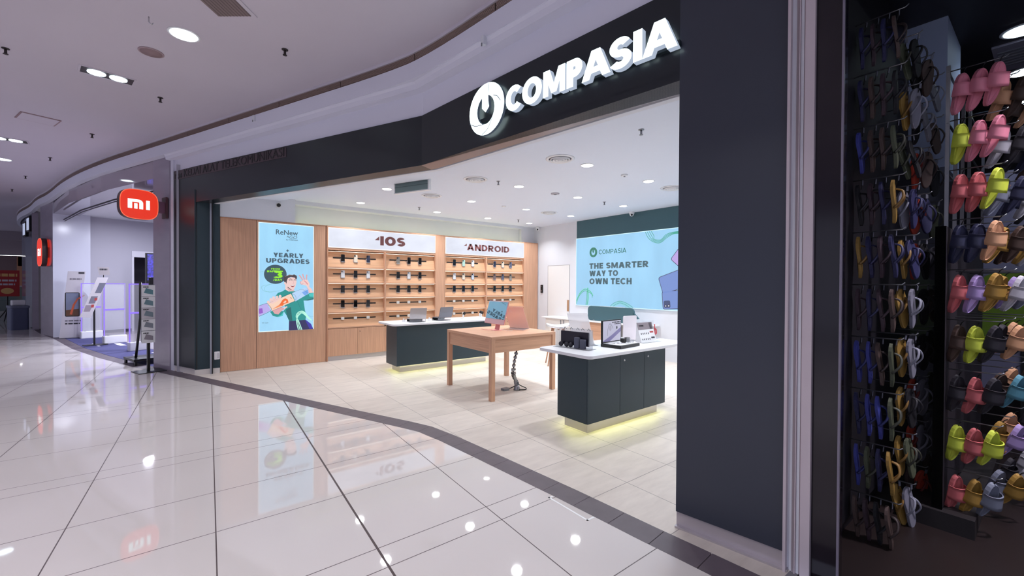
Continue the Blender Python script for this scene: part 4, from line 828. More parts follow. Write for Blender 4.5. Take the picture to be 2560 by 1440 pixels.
gl = pc('line green', (120, 190, 190)); mint = pc('mint', (190, 255, 232)); teal = pc('teal', (30, 150, 146)); teald = pc('deep teal', (24, 104, 104)); teall = pc('light teal', (70, 200, 196)); skin = pc('skin', (244, 208, 204)); skins = pc('skin rose', (226, 168, 172)); hair = pc('hair', (70, 58, 62)); navy = pc('navy cloth', (40, 38, 92)); lime = pc('lime', (150, 236, 40), 1.0); dot = pc('badge', (58, 84, 98), .9); orange = pc('orange', (246, 110, 40)); peach = pc('peach', (252, 214, 190)); lil = pc('lilac', (190, 176, 240)); viol = pc('violet', (150, 92, 200)); pale = pc('pale blue', (188, 218, 252)); blue = pc('clear blue', (120, 170, 240)); dk_ = pc('dark line', (48, 58, 74)); red = pc('mouth', (150, 60, 70)); wh = pc('white', (255, 255, 255))
def fl(m, y, *p): flat_poly(pr, QP(*p), m, y)
def ln(m, y, wd, *p): flat_line(pr, curve_pts(QP(*p), 6), wd, m, y)
def di(m, y, x, yy, r, r2=None): c = Q(x, yy); flat_disc(pr, c[0], c[1], r, r2 or r, m, y)
ln(gl, -.0232, .004, (190, 795), (80, 820), (70, 850), (120, 890), (300, 880)); ln(gl, -.0232, .004, (170, 800), (110, 830), (110, 880), (200, 905)); ln(gl, -.0232, .004, (600, 1160), (650, 1230), (712, 1250)); ln(gl, -.0232, .004, (640, 1180), (680, 1200), (712, 1195)); ln(gl, -.0232, .003, (45, 650), (80, 640), (100, 650))
di(dot, -.0234, 232, 675, .19, .182)
hv('FROM', 180, 287, 597, 617, lime, -.0245); hv('RM', 132, 200, 626, 650, lime, -.0245); hv('3', 204, 318, 636, 722, lime, -.0246); hv('/DAY', 204, 312, 729, 757, lime, -.0245); fl(lime, -.0245, (205, 626), (322, 632), (322, 645), (205, 640))
fl(navy, -.0236, (398, 1250), (605, 1235), (680, 1290), (710, 1355), (395, 1372)); fl(pc('bright navy', (58, 50, 170)), -.0238, (600, 1236), (680, 1290), (708, 1350), (660, 1352)); ln(dk_, -.0239, .004, (440, 1255), (432, 1370))
fl(teal, -.0240, (232, 945), (262, 905), (320, 885), (350, 862), (400, 885), (468, 885), (545, 930), (650, 908), (714, 902), (714, 985), (640, 998), (582, 1000), (600, 1120), (618, 1185), (606, 1240), (400, 1256), (372, 1190), (330, 1130), (360, 1090), (300, 1000))
fl(teald, -.0241, (360, 1110), (420, 1080), (440, 1250), (400, 1255), (370, 1190)); fl(teald, -.0241, (582, 1000), (714, 968), (714, 985), (640, 1000)); fl(teall, -.0241, (648, 915), (714, 905), (714, 955), (660, 950)); ln(teald, -.0242, .004, (500, 1000), (540, 1090), (600, 1180))
fl(teal, -.0242, (168, 1140), (200, 1190), (260, 1205), (320, 1190), (335, 1130), (300, 1130), (270, 1170), (225, 1165), (195, 1125)); fl(teall, -.0243, (240, 1205), (320, 1190), (333, 1140), (322, 1150), (300, 1180))
fl(skins, -.0243, (195, 1125), (222, 1165), (268, 1172), (302, 1132), (350, 1100), (300, 1080), (220, 1100))
fl(skin, -.0244, (352, 800), (350, 862), (392, 888), (440, 885), (462, 885), (458, 860), (420, 840)); fl(skins, -.0245, (385, 845), (430, 876), (458, 862), (458, 880), (400, 880), (372, 850))
fl(skin, -.0246, (350, 770), (352, 830), (385, 848), (425, 874), (456, 866), (480, 822), (492, 772), (488, 726), (440, 708), (380, 722))
fl(hair, -.0248, (336, 770), (332, 708), (352, 690), (372, 694), (398, 678), (440, 682), (462, 676), (494, 692), (498, 722), (486, 738), (470, 716), (420, 706), (384, 722), (372, 748), (366, 792), (352, 768))
ln(pc('hair light', (176, 150, 140)), -.0249, .006, (350, 702), (400, 684), (450, 686)); di(skin, -.0247, 346, 785, .014, .022); ln(dk_, -.0249, .006, (398, 752), (420, 744), (438, 752)); ln(dk_, -.0249, .006, (456, 750), (474, 744), (488, 752)); ln(hair, -.0249, .008, (394, 740), (414, 730), (440, 738)); ln(hair, -.0249, .007, (458, 736), (476, 732), (490, 738))
ln(skins, -.0249, .006, (446, 752), (456, 784), (440, 790)); fl(red, -.0249, (420, 812), (440, 806), (464, 808), (462, 824), (444, 834), (426, 828)); fl(wh, -.0250, (424, 812), (442, 808), (460, 810), (458, 817), (428, 818)); fl(hair, -.0249, (376, 836), (420, 868), (440, 872), (420, 860), (384, 830))
for a in (((525, 684), (548, 712), (574, 752)), ((570, 670), (580, 706), (600, 748)), ((624, 678), (620, 712), (618, 750))): ln(hair if False else skins, -.0250, .022, *a)
fl(skin, -.0251, (566, 752), (604, 738), (634, 744), (662, 792), (655, 832), (640, 840), (610, 812), (560, 800), (540, 772)); ln(pc('palm red', (226, 110, 120)), -.0252, .012, (590, 752), (620, 780), (635, 800)); ln(skins, -.0252, .014, (548, 760), (542, 782), (556, 798), (580, 788)); fl(skin, -.0251, (628, 838), (656, 826), (690, 860), (706, 902), (652, 908)); ln(skins, -.0252, .008, (630, 842), (650, 872), (652, 906))
fl(lil, -.0253, (36, 1068), (130, 1036), (176, 1122), (36, 1196)); fl(viol, -.0254, (36, 1100), (76, 1096), (84, 1150), (48, 1166), (36, 1160)); ln(dk_, -.0255, .006, (36, 1066), (124, 1036), (144, 1048), (180, 1120), (40, 1196))
fl(peach, -.0253, (142, 1040), (420, 914), (470, 1004), (190, 1128)); fl(orange, -.0255, (276, 1058), (318, 990), (350, 972), (382, 988), (392, 1026), (340, 1040), (314, 1068)); fl(peach, -.0256, (322, 1030), (350, 1000), (366, 1008), (352, 1030)); fl(pc('orange light', (250, 150, 90)), -.0254, (190, 1110), (280, 1050), (300, 1070)); ln(dk_, -.0257, .004, (142, 1040), (420, 914), (470, 1004), (190, 1128)); ln(dk_, -.0257, .008, (418, 958), (428, 978))
fl(pale, -.0253, (432, 908), (598, 838), (640, 852), (652, 912), (478, 1010)); fl(blue, -.0254, (560, 900), (636, 862), (648, 908), (600, 940)); ln(blue, -.0256, .003, (484, 995), (560, 900), (632, 850)); ln(dk_, -.0256, .003, (432, 908), (560, 862), (640, 912))
for x, y, q in ((146, 1020, .022), (178, 990, .024), (210, 968, .024), (250, 958, .022), (288, 950, .024)): di(skin, -.0258, x, y, q, q * 1.3)
fl(skin, -.0257, (150, 1030), (200, 985), (280, 960), (300, 975), (250, 1010), (196, 1040)); ln(skins, -.0259, .004, (170, 1010), (200, 1000)); ln(skins, -.0259, .004, (205, 990), (240, 976)); fl(skin, -.0258, (330, 1090), (370, 1070), (380, 1080), (340, 1110))
for k in range(3): ln(mint, -.0260 - k * .0001, .016, (560 - k * 22, 1362), (520 - k * 14, 1260), (488 + k * 10, 1200), (510 + k * 12, 1150 + k * 10), (560, 1130 + k * 12), (600, 1150 + k * 14), (640, 1200 + k * 10), (690, 1245))
ln(teald, -.0264, .003, (548, 1362), (508, 1262), (494, 1200), (516, 1156), (560, 1138)); pr.build('print', t)

# ------------------------------------------------------------------ backlit brand wall (local x runs to the right along the back wall)
t = thing('brand_wall_lightbox', 'large backlit blue sign with the slogan on the back wall', 'lit sign', (XB, 7.59, 1.068), -PI / 2)
W_, H_ = 5.2, 1.714
M_scr = mat('lit wall blue', (158, 212, 248), .4, emit=.95, noise=.08, nscale=(1.6, 1, .5)); b = MB(); b.box(0, W_, -.03, -.012, 0, H_, mat('lit wall rim', (214, 244, 255), .4, emit=1.1)); b.build('case', t); b = MB(); b.box(.014, W_ - .014, -.032, -.03, .014, H_ - .014, M_scr); b.build('sheet', t)
pr = MB(); U = lambda y, z: (7.59 - y, z - 1.068)
gk = mat('slogan ink', (84, 116, 128), .4, emit=.75)
slog = lambda s_, a, c: heavy_text(pr, s_, a[0], c[0], a[1], c[1], gk, -.0335, t=.3, gap=.1)
for s_, y0, y1, z0, z1 in (('THE SMARTER', 7.133, 5.432, 1.99, 2.128), ('WAY TO', 7.13, 6.248, 1.807, 1.943), ('OWN TECH', 7.129, 5.865, 1.612, 1.755)): a, c = U(y0, z0), U(y1, z1); slog(s_, a, c)
a, c = U(6.833, 2.34), U(6.022, 2.448); heavy_text(pr, 'COMPASIA', a[0], c[0], a[1], c[1], mat('name ink', (40, 130, 120), .4, emit=.7), -.0335, t=.17, gap=.12)
def logo(mb, cx, cz, R, m, m2, y, d=0.0):
    """ring open at the top right of a hanging needle, with a swirl line"""
    n = 44; oy = [(cx + R * math.cos(2 * PI * i / n), cz + R * math.sin(2 * PI * i / n)) for i in range(n)]
    iy = [(cx + R * (-.03 + .50 * math.cos(2 * PI * i / n)), cz + R * (-.02 + .56 * math.sin(2 * PI * i / n))) for i in range(n)]
    V = [(p[0], y - d, p[1]) for p in oy + iy] + [(p[0], y, p[1]) for p in oy + iy]; F = []
    for i in range(n):
        j = (i + 1) % n; F.append((i, j, n + j, n + i))
        if d: F.append((i, 2 * n + i, 2 * n + j, j)); F.append((n + i, n + j, 3 * n + j, 3 * n + i))
    mb.add(V, F, m)
    nd = [(cx + R * a, cz + R * b) for a, b in ((-.24, .5), (-.24, .08), (-.03, -.12), (.17, .06), (.12, .6))]; k = len(nd)
    mb.add([(p[0], y - d - .0004, p[1]) for p in nd] + [(p[0], y, p[1]) for p in nd], [tuple(range(k))[::-1]] + ([(i, (i + 1) % k, k + (i + 1) % k, k + i) for i in range(k)] if d else []), m)
    yy = y - d - .0012
    flat_line(mb, [(cx + R * .11, cz + R * .98), (cx + R * .15, cz + R * .1)], R * .025, m2, yy)
    flat_line(mb, curve_pts([(cx - R * .98, cz - R * .35), (cx - R * .6, cz - R * .52), (cx - R * .1, cz - R * .56)], 6), R * .03, m2, yy)
    flat_line(mb, curve_pts([(cx - R * .25, cz - R * .95), (cx + R * .1, cz - R * .78), (cx + R * .35, cz - R * .42)], 6), R * .03, m2, yy)
    flat_line(mb, curve_pts([(cx + R * .4, cz + R * .42), (cx + R * .62, cz + R * .32), (cx + R * .8, cz + R * .1)], 6), R * .03, m2, yy)
c = U(7.005, 2.398); logo(pr, c[0], c[1], .122, mat('logo green', (20, 136, 108), .4, emit=.7), mat('logo line', (120, 210, 190), .4, emit=.8), -.0335)
gr = mat('ribbon green', (50, 176, 140), .4, emit=.8); gr2 = mat('ribbon light', (130, 226, 200), .4, emit=.95)
def rib(m, wd, *p, y=-.0334): flat_line(pr, curve_pts([U(*q) for q in p], 8), wd, m, y)
for k in range(4):
    rib(gr if k % 2 else gr2, .012, (7.57, 1.2 - k * .03), (7.44 + k * .01, 1.40 - k * .03), (7.28, 1.5 - k * .02), (7.12 - k * .02, 1.46 - k * .03), (7.0 + k * .01, 1.34 - k * .02))
    rib(gr if k % 2 else gr2, .014, (7.2 - k * .01, 1.52), (7.16 + k * .015, 1.4), (7.15 + k * .02, 1.26), (7.18 + k * .02, 1.09))
    rib(gr2 if k % 2 else gr, .010, (6.47 - k * .04, 1.09), (6.36 - k * .03, 1.17 - k * .012), (6.18, 1.22 - k * .02), (5.98 + k * .03, 1.17 - k * .012), (5.82 + k * .05, 1.085))
    rib(gr if k % 2 else dk_ if False else gr, .011, (5.52 - k * .05, 2.76), (5.44 - k * .045, 2.62 + k * .012), (5.3, 2.52 + k * .022), (5.14, 2.5 + k * .02), (4.98 + k * .01, 2.60 + k * .02), (4.8, 2.66 + k * .012), (4.5, 2.62 + k * .02))
pb = mat('pictured phone blue', (122, 150, 216), .4, emit=.9); pd = mat('pictured phone dark', (64, 82, 128), .4, emit=.8); pl2 = mat('pictured phone lilac', (196, 170, 236), .4, emit=.9); pv = mat('pictured edge', (70, 70, 110), .4, emit=.7)
def ph(m, cy, cz, ang, w2=.3, h2=.62, n=3, y=-.0336):
    ca, sa = math.cos(ang), math.sin(ang); c = U(cy, cz); T = lambda p: (c[0] + p[0] * ca - p[1] * sa, c[1] + p[0] * sa + p[1] * ca)
    flat_poly(pr, [T(p) for p in rrect(-w2 / 2 - .012, w2 / 2 + .012, -h2 / 2 - .012, h2 / 2 + .012, .05)], pv, y); flat_poly(pr, [T(p) for p in rrect(-w2 / 2, w2 / 2, -h2 / 2, h2 / 2, .045)], m, y - .0003)
    flat_poly(pr, [T(p) for p in rrect(-w2 / 2 + .02, -w2 / 2 + .17, h2 / 2 - .17, h2 / 2 - .02, .03)], pd, y - .0006)
    for q in ((.06, .06), (.06, .13), (.13, .095))[:n]: p = T((-w2 / 2 + q[0], h2 / 2 - q[1])); flat_disc(pr, p[0], p[1], .03, .03, pv, y - .0009, 16); flat_disc(pr, p[0], p[1], .014, .014, wh, y - .0012, 12)
ph(pb, 4.83, 1.68, -1.25, .36, .62); ph(pb, 4.78, 1.3, 1.65, .36, .6, 2); ph(pl2, 4.66, 2.2, -.7, .28, .4)
pr.build('print', t)

# ------------------------------------------------------------------ big lit letters on the header
t = thing('lit_letter_sign', 'large white lit round logo and letters on the dark green header', 'shop sign', (KN.x, KN.y, 0), RZB)
M_sig = mat('lit letter face', (232, 255, 255), .4, emit=3.2); M_ret = mat('letter return', (200, 214, 236), .4, emit=.7); M_sl = mat('logo groove', (120, 140, 160), .5)
dpt = .05
g_ = MB(); logo(g_, 1.165, 3.262, .243, M_sig, M_sl, -.03, .028); o = g_.build('logo_ring', t); o.data.materials.append(mat('logo return', (90, 104, 124), .4, emit=.4))
for p in o.data.polygons:
    if abs(p.normal.y) < .7: p.material_index = 2
word = 'COMPASIA'; xs0, xs1 = 1.451, 3.008
edges = [(1.451, 1.645), (1.652, 1.872), (1.888, 2.112), (2.128, 2.275), (2.270, 2.518), (2.506, 2.685), (2.697, 2.764), (2.766, 3.008)]
for ch, (xa, xb) in zip(word, edges):
    g_ = MB(); big = ch in 'COS'; wd = heavy_glyph(ch, .27)[1]; tt = .27
    for _ in range(3): tt = .062 / ((xb - xa) / heavy_glyph(ch, tt)[1]) if ch != 'I' else .27
    heavy_text(g_, ch, xa, xb, 3.137 - (.004 if big else 0), 3.348 + (.004 if big else 0), M_sig, -.03, dpt, tt)
    o = g_.build('letter', t); o.data.materials.append(M_ret)
    for p in o.data.polygons:
        if abs(p.normal.y) < .7: p.material_index = 1
g_ = MB(); g_.box(1.0, 3.0, -.03, 0, 3.16, 3.2, mat('sign rail', (30, 44, 50), .5)); g_.build('mounting_rail', t)
t = thing('owner_lettering', 'tiny dark line of letters under the big lit letters', 'lettering', (KN.x, KN.y, 0), RZB); g_ = MB(); text_on(g_, 'DIMILIKI OLEH COMPASIA SDN BHD 201201022161 (1006653-T)', 1.927, 2.991, 2.985, 3.012, mat('dark small letters', (16, 24, 32), .35), -.002); g_.build('letters', t)
t = thing('trade_lettering', 'unlit black letters on a brown strip at the left end of the fascia', 'lettering', (A0.x, A0.y, 0), RZA)
g_ = MB(); g_.add([(-.73, -.006, 3.44), (2.5, -.006, 3.41), (2.5, -.006, 3.545), (-.73, -.006, 3.60), (-.73, 0, 3.44), (2.5, 0, 3.41), (2.5, 0, 3.545), (-.73, 0, 3.60)], [(0, 1, 2, 3), (4, 5, 1, 0), (3, 2, 6, 7), (1, 5, 6, 2)], mat('brown strip', (74, 60, 66), .5)); g_.build('backing_strip', t)
g_ = MB(); text_on(g_, 'KEDAI ALAT TELEKOMUNIKASI', -.386, 2.459, 3.445, 3.575, mat('black letters', (16, 12, 16), .4), -.008, .004, .0)
for i, v in enumerate(g_.v): g_.v[i] = (v[0], v[1], v[2] + .012 - .0155 * (v[0] + .386)*.75)
g_.build('letters', t); g_ = MB(); text_on(g_, '12.26', -.70, -.45, 3.455, 3.54, mat('black letters', (16, 12, 16), .4), -.008, .004, .01); g_.build('unit_number', t)
# roller guide post, socket plate
t = thing('door_guide_post', 'slim steel guide post standing at the left end of the shop opening', 'post', (.325, 9.05, 0)); b = MB(); b.box(-.012, .012, -.03, .0, 0, 2.98, mat('guide steel', (176, 178, 190), .3, .7)); b.build('rail', t); b = MB(); b.box(.012, .03, -.02, .0, 0, 2.98, M_black); b.build('channel', t)
t = thing('wall_switch', 'white socket plate low on the green portal leg', 'switch', (.415, 9.074, .31)); b = MB(); b.rbox(-.04, .04, -.008, 0, -.07, .07, .008, M_white, axis='y'); b.build('plate', t, bevel=.002); b = MB(); b.box(.005, .03, -.012, -.008, -.05, .05, M_stw); b.build('rocker', t)
t = thing('intercom', 'black wall intercom left of the white flush door', 'intercom', (XB, 8.93, 1.475), -PI / 2); b = MB(); b.rbox(-.04, .04, -.03, 0, -.115, .115, .012, M_blackp, axis='y'); b.build('body', t, bevel=.004); b = MB(); b.lathe([(.012, 0), (.01, .004)], M_grey, Matrix.Translation((0, -.03, .07)) @ Matrix.Rotation(PI / 2, 4, 'X'), 14); b.build('lens', t); b = MB(); b.rbox(-.02, .02, -.034, -.03, -.08, -.04, .006, M_steel, axis='y'); b.build('button', t)

for (x, y, z), lab in (((.80, 7.25, 4.02), 'small white sensor box on the bulkhead above the unlit lettering'), ((2.20, 3.28, 3.86), 'small white sensor box on the bulkhead above the lit letters')):
    t = thing('bulkhead_sensor', lab, 'sensor', (x, y, z), RZA if y > 5 else RZB); b = MB(); b.rbox(-.02, .02, -.04, .0, -.04, .04, .006, M_wallw); b.build('body', t); b = MB(); b.box(-.006, .006, -.045, -.04, -.06, -.03, M_grey); b.build('nozzle', t)
# ------------------------------------------------------------------ counters and tables
def led_plinth(b, x0, x1, y0, y1, z0, z1): b.box(x0, x1, y0, y1, z0, z1, M_skirt)
t = thing('display_counter', 'long dark green counter with white top in front of the oak phone racks', 'counter', (2.94, 7.14, 0))
b = MB(); b.box(.0, 2.04, 0, .5, .125, .85, M_green); b.build('body', t, bevel=.002)
b = MB(); b.rbox(-.09, 2.2, -.07, .72, .85, .884, .07, M_top, n=6); b.build('worktop', t, bevel=.004)
b = MB(); b.box(.095, 1.96, .09, .45, 0, .125, M_skirt); b.build('plinth', t)
b = MB()
for a in ((.09, 1.965, .075, .09), (.09, 1.965, .45, .465), (.08, .095, .09, .45), (1.96, 1.975, .09, .45)): b.box(a[0], a[1], a[2], a[3], .113, .1245, M_ledy)
b.build('led_strip', t)
t = thing('display_counter', 'short dark green three-door counter with white top nearest the camera', 'counter', (3.325, 3.0, 0))
b = MB(); b.box(0, 1.42, .013, .45, .125, .825, M_green); b.build('body', t)
for i, (xa, xb) in enumerate(((.0, .53), (.534, .98), (.984, 1.42))):
    dn = MB(); dn.box(xa, xb, -.006, .012, .127, .82, M_green); dr = dn.build('door', t, bevel=.0015, seg=1)
    if i: k = MB(); k.lathe([(.013, 0), (.012, .006)], M_chrome, Matrix.Translation((xa + .07, -.006, .745)) @ Matrix.Rotation(PI / 2, 4, 'X'), 14); k.lathe([(.004, .006), (.004, .007)], M_blackp, Matrix.Translation((xa + .07, -.006, .745)) @ Matrix.Rotation(PI / 2, 4, 'X'), 8); k.build('lock', dr)
b = MB(); b.rbox(-.055, 1.88, -.075, .74, .825, .86, .07, M_top, n=6); b.build('worktop', t, bevel=.004)
b = MB(); b.box(.085, 1.37, .075, .42, 0, .125, M_skirt); b.build('plinth', t)
b = MB()
for a in ((.08, 1.375, .06, .075), (.08, 1.375, .42, .435), (.07, .085, .075, .42), (1.37, 1.385, .075, .42)): b.box(a[0], a[1], a[2], a[3], .113, .1245, M_ledy)
b.build('led_strip', t)
t = thing('oak_table', 'square oak table with four straight legs in the middle of the shop', 'table', (3.26, 4.67, 0)); TW, TD, TH = 1.19, 1.23, .88
b = MB(); b.box(0, TW, 0, TD, TH - .04, TH, M_oakx); b.build('tabletop', t, bevel=.002, seg=1)
for x, y in ((0, 0), (TW - .065, 0), (0, TD - .065), (TW - .065, TD - .065)): b = MB(); b.box(x, x + .065, y, y + .065, 0, TH - .04, M_oak); b.build('leg', t, bevel=.002, seg=1)
for a in ((.065, TW - .065, .014, .036), (.065, TW - .065, TD - .036, TD - .014)): b = MB(); b.box(*a, .655, TH - .04, M_oakx); b.build('apron', t)
for a in ((.014, .036, .065, TD - .065), (TW - .036, TW - .014, .065, TD - .065)): b = MB(); b.box(*a, .655, TH - .04, M_oaky); b.build('apron', t)
# jointed cable spine under the table, with its cable
t = thing('cable_spine', 'jointed silver cable spine hanging under the oak table to the floor', 'cable', (3.95, 4.98, 0))
b = MB(); b.lathe([(.055, 0), (.05, .02), (.035, .06), (.03, .07)], M_steel); b.build('foot', t)
sp = curve_pts([(0, 0, .07), (-.01, .02, .14), (-.045, .03, .24), (-.04, .02, .42), (-.01, 0, .6), (.0, 0, .80), (.0, 0, .84)], 6)
b = MB(); Lp = [Vector(p) for p in sp]
for i in range(0, len(Lp) - 1, 2):
    p = Lp[i]; nx = (Lp[min(i + 1, len(Lp) - 1)] - p); M = Matrix.Translation(p) @ nx.to_track_quat('Z', 'Y').to_matrix().to_4x4()
    b.rbox(-.038, .038, -.022, .022, 0, .036, .012, M_steel, M); b.box(-.028, .028, -.024, .024, .01, .026, M_black, M)
b.build('links', t)
b = MB(); b.tube(sp, .012, M_black, 6); b.tube(curve_pts([(0, 0, .1), (.06, -.02, .06), (.13, -.06, .02), (.09, -.09, .012), (.0, -.05, .012)], 5), .007, M_black, 6); b.build('cable', t)
b = MB(); b.tube(curve_pts([(0, 0, .08), (-.06, .06, .03), (-.13, .09, .012)], 5), .007, M_black, 6); o = b.build('plug_cable', t); b = MB(); b.rbox(-.21, -.1, .05, .13, .0, .035, .01, M_grey); b.build('power_plug', t, bevel=.004)
# desktop computer on the oak table
tilt = math.radians(15)
t = thing('desktop_computer', 'pink desktop computer with a mirror-like screen on the oak table', 'computer', (3.84, 5.36, .88), math.radians(-90 - 1.8))
M_pink = mat('pink metal', (226, 150, 152), .35, .3); M_pale = mat('pale pink chin', (236, 196, 202), .3)
Mt = Matrix.Translation((0, 0, .27)) @ Matrix.Rotation(-tilt, 4, 'X')
b = MB(); b.rbox(-.273, .273, -.012, .0, -.18, .19, .012, M_pink, Mt, axis='y'); b.build('housing', t, bevel=.002, seg=1)
M_mir = mat('glossy screen', (8, 9, 16), .02, spec=1.0, ior=3.2); b = MB(); b.rbox(-.266, .266, -.0145, -.012, -.1, .184, .008, mat('screen border', (232, 228, 234), .2), Mt, axis='y'); b.box(-.256, .256, -.0165, -.0145, -.098, .174, M_mir, Mt); b.build('screen', t)
b = MB(); b.rbox(-.268, .268, -.0145, -.012, -.176, -.102, .008, M_pale, Mt, axis='y'); b.build('chin', t)
b = MB(); b.add([(-.06, .0, .0), (.06, 0, 0), (.06, .05, .22), (-.06, .05, .22), (-.06, .008, 0), (.06, .008, 0), (.06, .058, .22), (-.06, .058, .22)], [(0, 1, 2, 3), (7, 6, 5, 4), (0, 3, 7, 4), (1, 5, 6, 2), (3, 2, 6, 7), (0, 4, 5, 1)], M_pink); b.rbox(-.07, .07, -.09, .06, 0, .006, .008, M_pink); b.build('stand', t)
b = MB(); b.tube(curve_pts([(0, .05, .004), (.1, .1, .004), (.2, .06, .004), (.26, .12, .004)], 6), .003, M_white, 6); b.tube(curve_pts([(0, -.06, .004), (-.1, -.14, .004), (-.26, -.12, .004)], 6), .003, M_pink, 6); b.build('cable', t)
# leaning clear sheet holders
def sheet_holder(name, label, x, y, z, rz, w_, h_, lean, film, tintname, printrows=True):
    t = thing(name, label, 'sign holder', (x, y, z), rz)
    Ms = glassy(tintname, (.97, .95, .95), .1, .05, film, .55)
    b = MB(); b.add([(-w_ / 2, 0, 0), (w_ / 2, 0, 0), (w_ / 2, lean, h_), (-w_ / 2, lean, h_), (-w_ / 2, .006, 0), (w_ / 2, .006, 0), (w_ / 2, lean + .006, h_), (-w_ / 2, lean + .006, h_)], [(0, 1, 2, 3), (7, 6, 5, 4), (0, 4, 5, 1), (1, 5, 6, 2), (2, 6, 7, 3), (3, 7, 4, 0)], Ms); b.build('sheet', t)
    b = MB(); b.box(-w_ / 2, w_ / 2, -.09, .006, 0, .005, M_acr); b.box(-w_ / 2, w_ / 2, .0, lean + .02, 0, .005, M_acr); b.build('foot', t)
    if printrows:
        b = MB()
        for r in range(5):
            for c in range(3):
                xa = -w_ * .42 + c * w_ * .29; za = .14 + r * (.155 * h_)
                b.add([(xa, -.002 + lean * za / h_, za), (xa + w_ * .24, -.002 + lean * za / h_, za), (xa + w_ * .24, -.002 + lean * (za + .1 * h_) / h_, za + .1 * h_), (xa, -.002 + lean * (za + .1 * h_) / h_, za + .1 * h_)], [(0, 1, 2, 3)], mat(tintname + ' print', tuple(int(v * .975) for v in film), .6))
        b.build('print', t)
    return t
sheet_holder('leaning_sign_sheet', 'leaning pink tinted clear sheet behind the pink computer', 4.30, 5.36, .88, math.radians(-62), .34, .37, -.28, (250, 218, 212), 'pink sheet', False)
# laptops and stands on the long counter
CT = .884
def laptop(x, y, rz, label, lid, k):
    t = thing('laptop', label, 'laptop', (x, y, CT), rz)
    M_l = mat('laptop ' + lid[0], lid[1], .3, .6)
    b = MB(); b.rbox(-.155, .155, -.11, .11, .055, .067, .015, M_l); b.build('base', t)
    b = MB(); L = Matrix.Translation((0, .11, .062)) @ Matrix.Rotation(math.radians(-18), 4, 'X'); b.rbox(-.155, .155, -.004, .004, 0, .215, .015, M_l, L, axis='y'); b.build('lid', t); b = MB(); b.box(-.145, .145, -.006, -.004, .012, .2, M_blackp, L); b.build('screen', t)
    b = MB(); b.box(-.135, .135, -.03, .09, .067, .069, M_blackp); b.build('keyboard', t)
    b = MB(); b.box(-.14, .14, -.12, -.10, .0, .05, M_blackp); b.box(-.15, .15, -.1, .1, .0, .006, M_acr); b.add([(-.15, -.125, .0), (.15, -.125, 0), (.15, -.09, .055), (-.15, -.09, .055)], [(0, 1, 2, 3)], M_black); b.box(-.15, .15, .08, .1, .006, .055, M_acr); b.build('riser', t)
laptop(3.42, 7.38, math.radians(170), 'silver open laptop on a riser at the left end of the long counter', ('silver', (176, 170, 172)), 0)
laptop(3.98, 7.42, math.radians(188), 'dark grey open laptop on a riser, right of the silver one', ('space grey', (112, 112, 120)), 1)
for i, (x, y) in enumerate(((3.22, 7.5), (3.72, 7.45))):
    t = thing('cable_hub', ('small white sensor hub beside the silver laptop', 'small white sensor hub between the two laptops')[i], 'sensor', (x, y, CT)); b = MB(); b.rbox(-.025, .025, -.03, .03, 0, .03, .01, M_white); b.build('body', t); b = MB(); b.tube(curve_pts([(0, .02, .02), (.04, .06, .05), (.08, .02, .02), (.1, 0, .006)], 5), .003, M_white, 5); b.build('cable', t); b = MB(); b.cyl((0, 0), .012, .03, .06, M_white); b.build('post', t)
for i, (x, y) in enumerate(((4.50, 7.46), (4.93, 7.44), (5.03, 7.65))):
    t = thing('watch_stand', 'white stand with a dark smartwatch on the long counter, %s' % ('left one', 'middle one', 'right one beside the pink computer')[i], 'watch stand', (x, y, CT), .3, 'watch stands on the long counter')
    b = MB(); b.rbox(-.05, .05, -.035, .035, 0, .012, .012, M_white); b.build('base', t); b = MB(); b.tube([(0, 0, .01), (.0, .01, .06), (.012, .0, .1)], .013, M_white, 8); b.build('post', t)
    b = MB(); b.tube([(.03 + .03 * math.cos(a), -.005, .105 + .03 * math.sin(a)) for a in [k * PI / 8 - .6 for k in range(15)]], .012, M_blackp, 6, flat=.35); b.rbox(-.005, .03, -.02, .012, .085, .125, .006, M_blackp, axis='y'); b.build('watch', t)
# things on the short counter
C2 = .86
t = thing('speaker_display', 'clear stand holding dark speakers in front of a black board on the short counter', 'display stand', (3.58, 3.44, C2), math.radians(-81))
b = MB(); b.box(-.25, .25, -.08, .08, 0, .006, M_acr); b.box(-.235, -.229, -.05, .03, .006, .21, M_acr); b.box(.229, .235, -.05, .03, .006, .21, M_acr); b.box(-.235, .235, .026, .03, .006, .225, M_acr); b.build('clear_stand', t)
b = MB(); b.rbox(-.2, .2, .008, .02, .03, .19, .01, mat('black navy board', (28, 24, 40), .4), axis='y'); b.build('backboard', t)
for i, x in enumerate((-.17, -.09, -.03)): b = MB(); b.lathe([(.012, -.02), (.026, -.012), (.03, 0), (.026, .012), (.012, .02)], mat('speaker charcoal', (44, 42, 52), .7), Matrix.Translation((x, -.03, .032 + .004)) @ Matrix.Rotation(PI / 2, 4, 'X'), 18); b.build('round_speaker', t)
for x in (.06, .14): b = MB(); b.rbox(x - .034, x + .034, -.05, -.01, .006, .13 if x < .1 else .112, .01, mat('speaker slate', (84, 86, 102), .8, bump=.2, nscale=(300, 300, 300))); b.build('box_speaker', t, bevel=.004)
for x in (-.15, -.06, .03, .1, .18): b = MB(); b.tube([(x - .02, .03, .21), (x, .02, .235), (x + .02, .03, .21)], .003, M_black, 5); b.build('clip', t)
sheet_holder('leaning_sign_sheet', 'white leaning sign sheet behind the dark speakers on the short counter', 3.84, 3.52, C2, math.radians(-20), .28, .38, .2, (240, 238, 242), 'white sheet', False)
t = thing('earbud_display', 'black framed earbud poster on a black tray on the short counter', 'display', (4.14, 3.21, C2), math.radians(5))
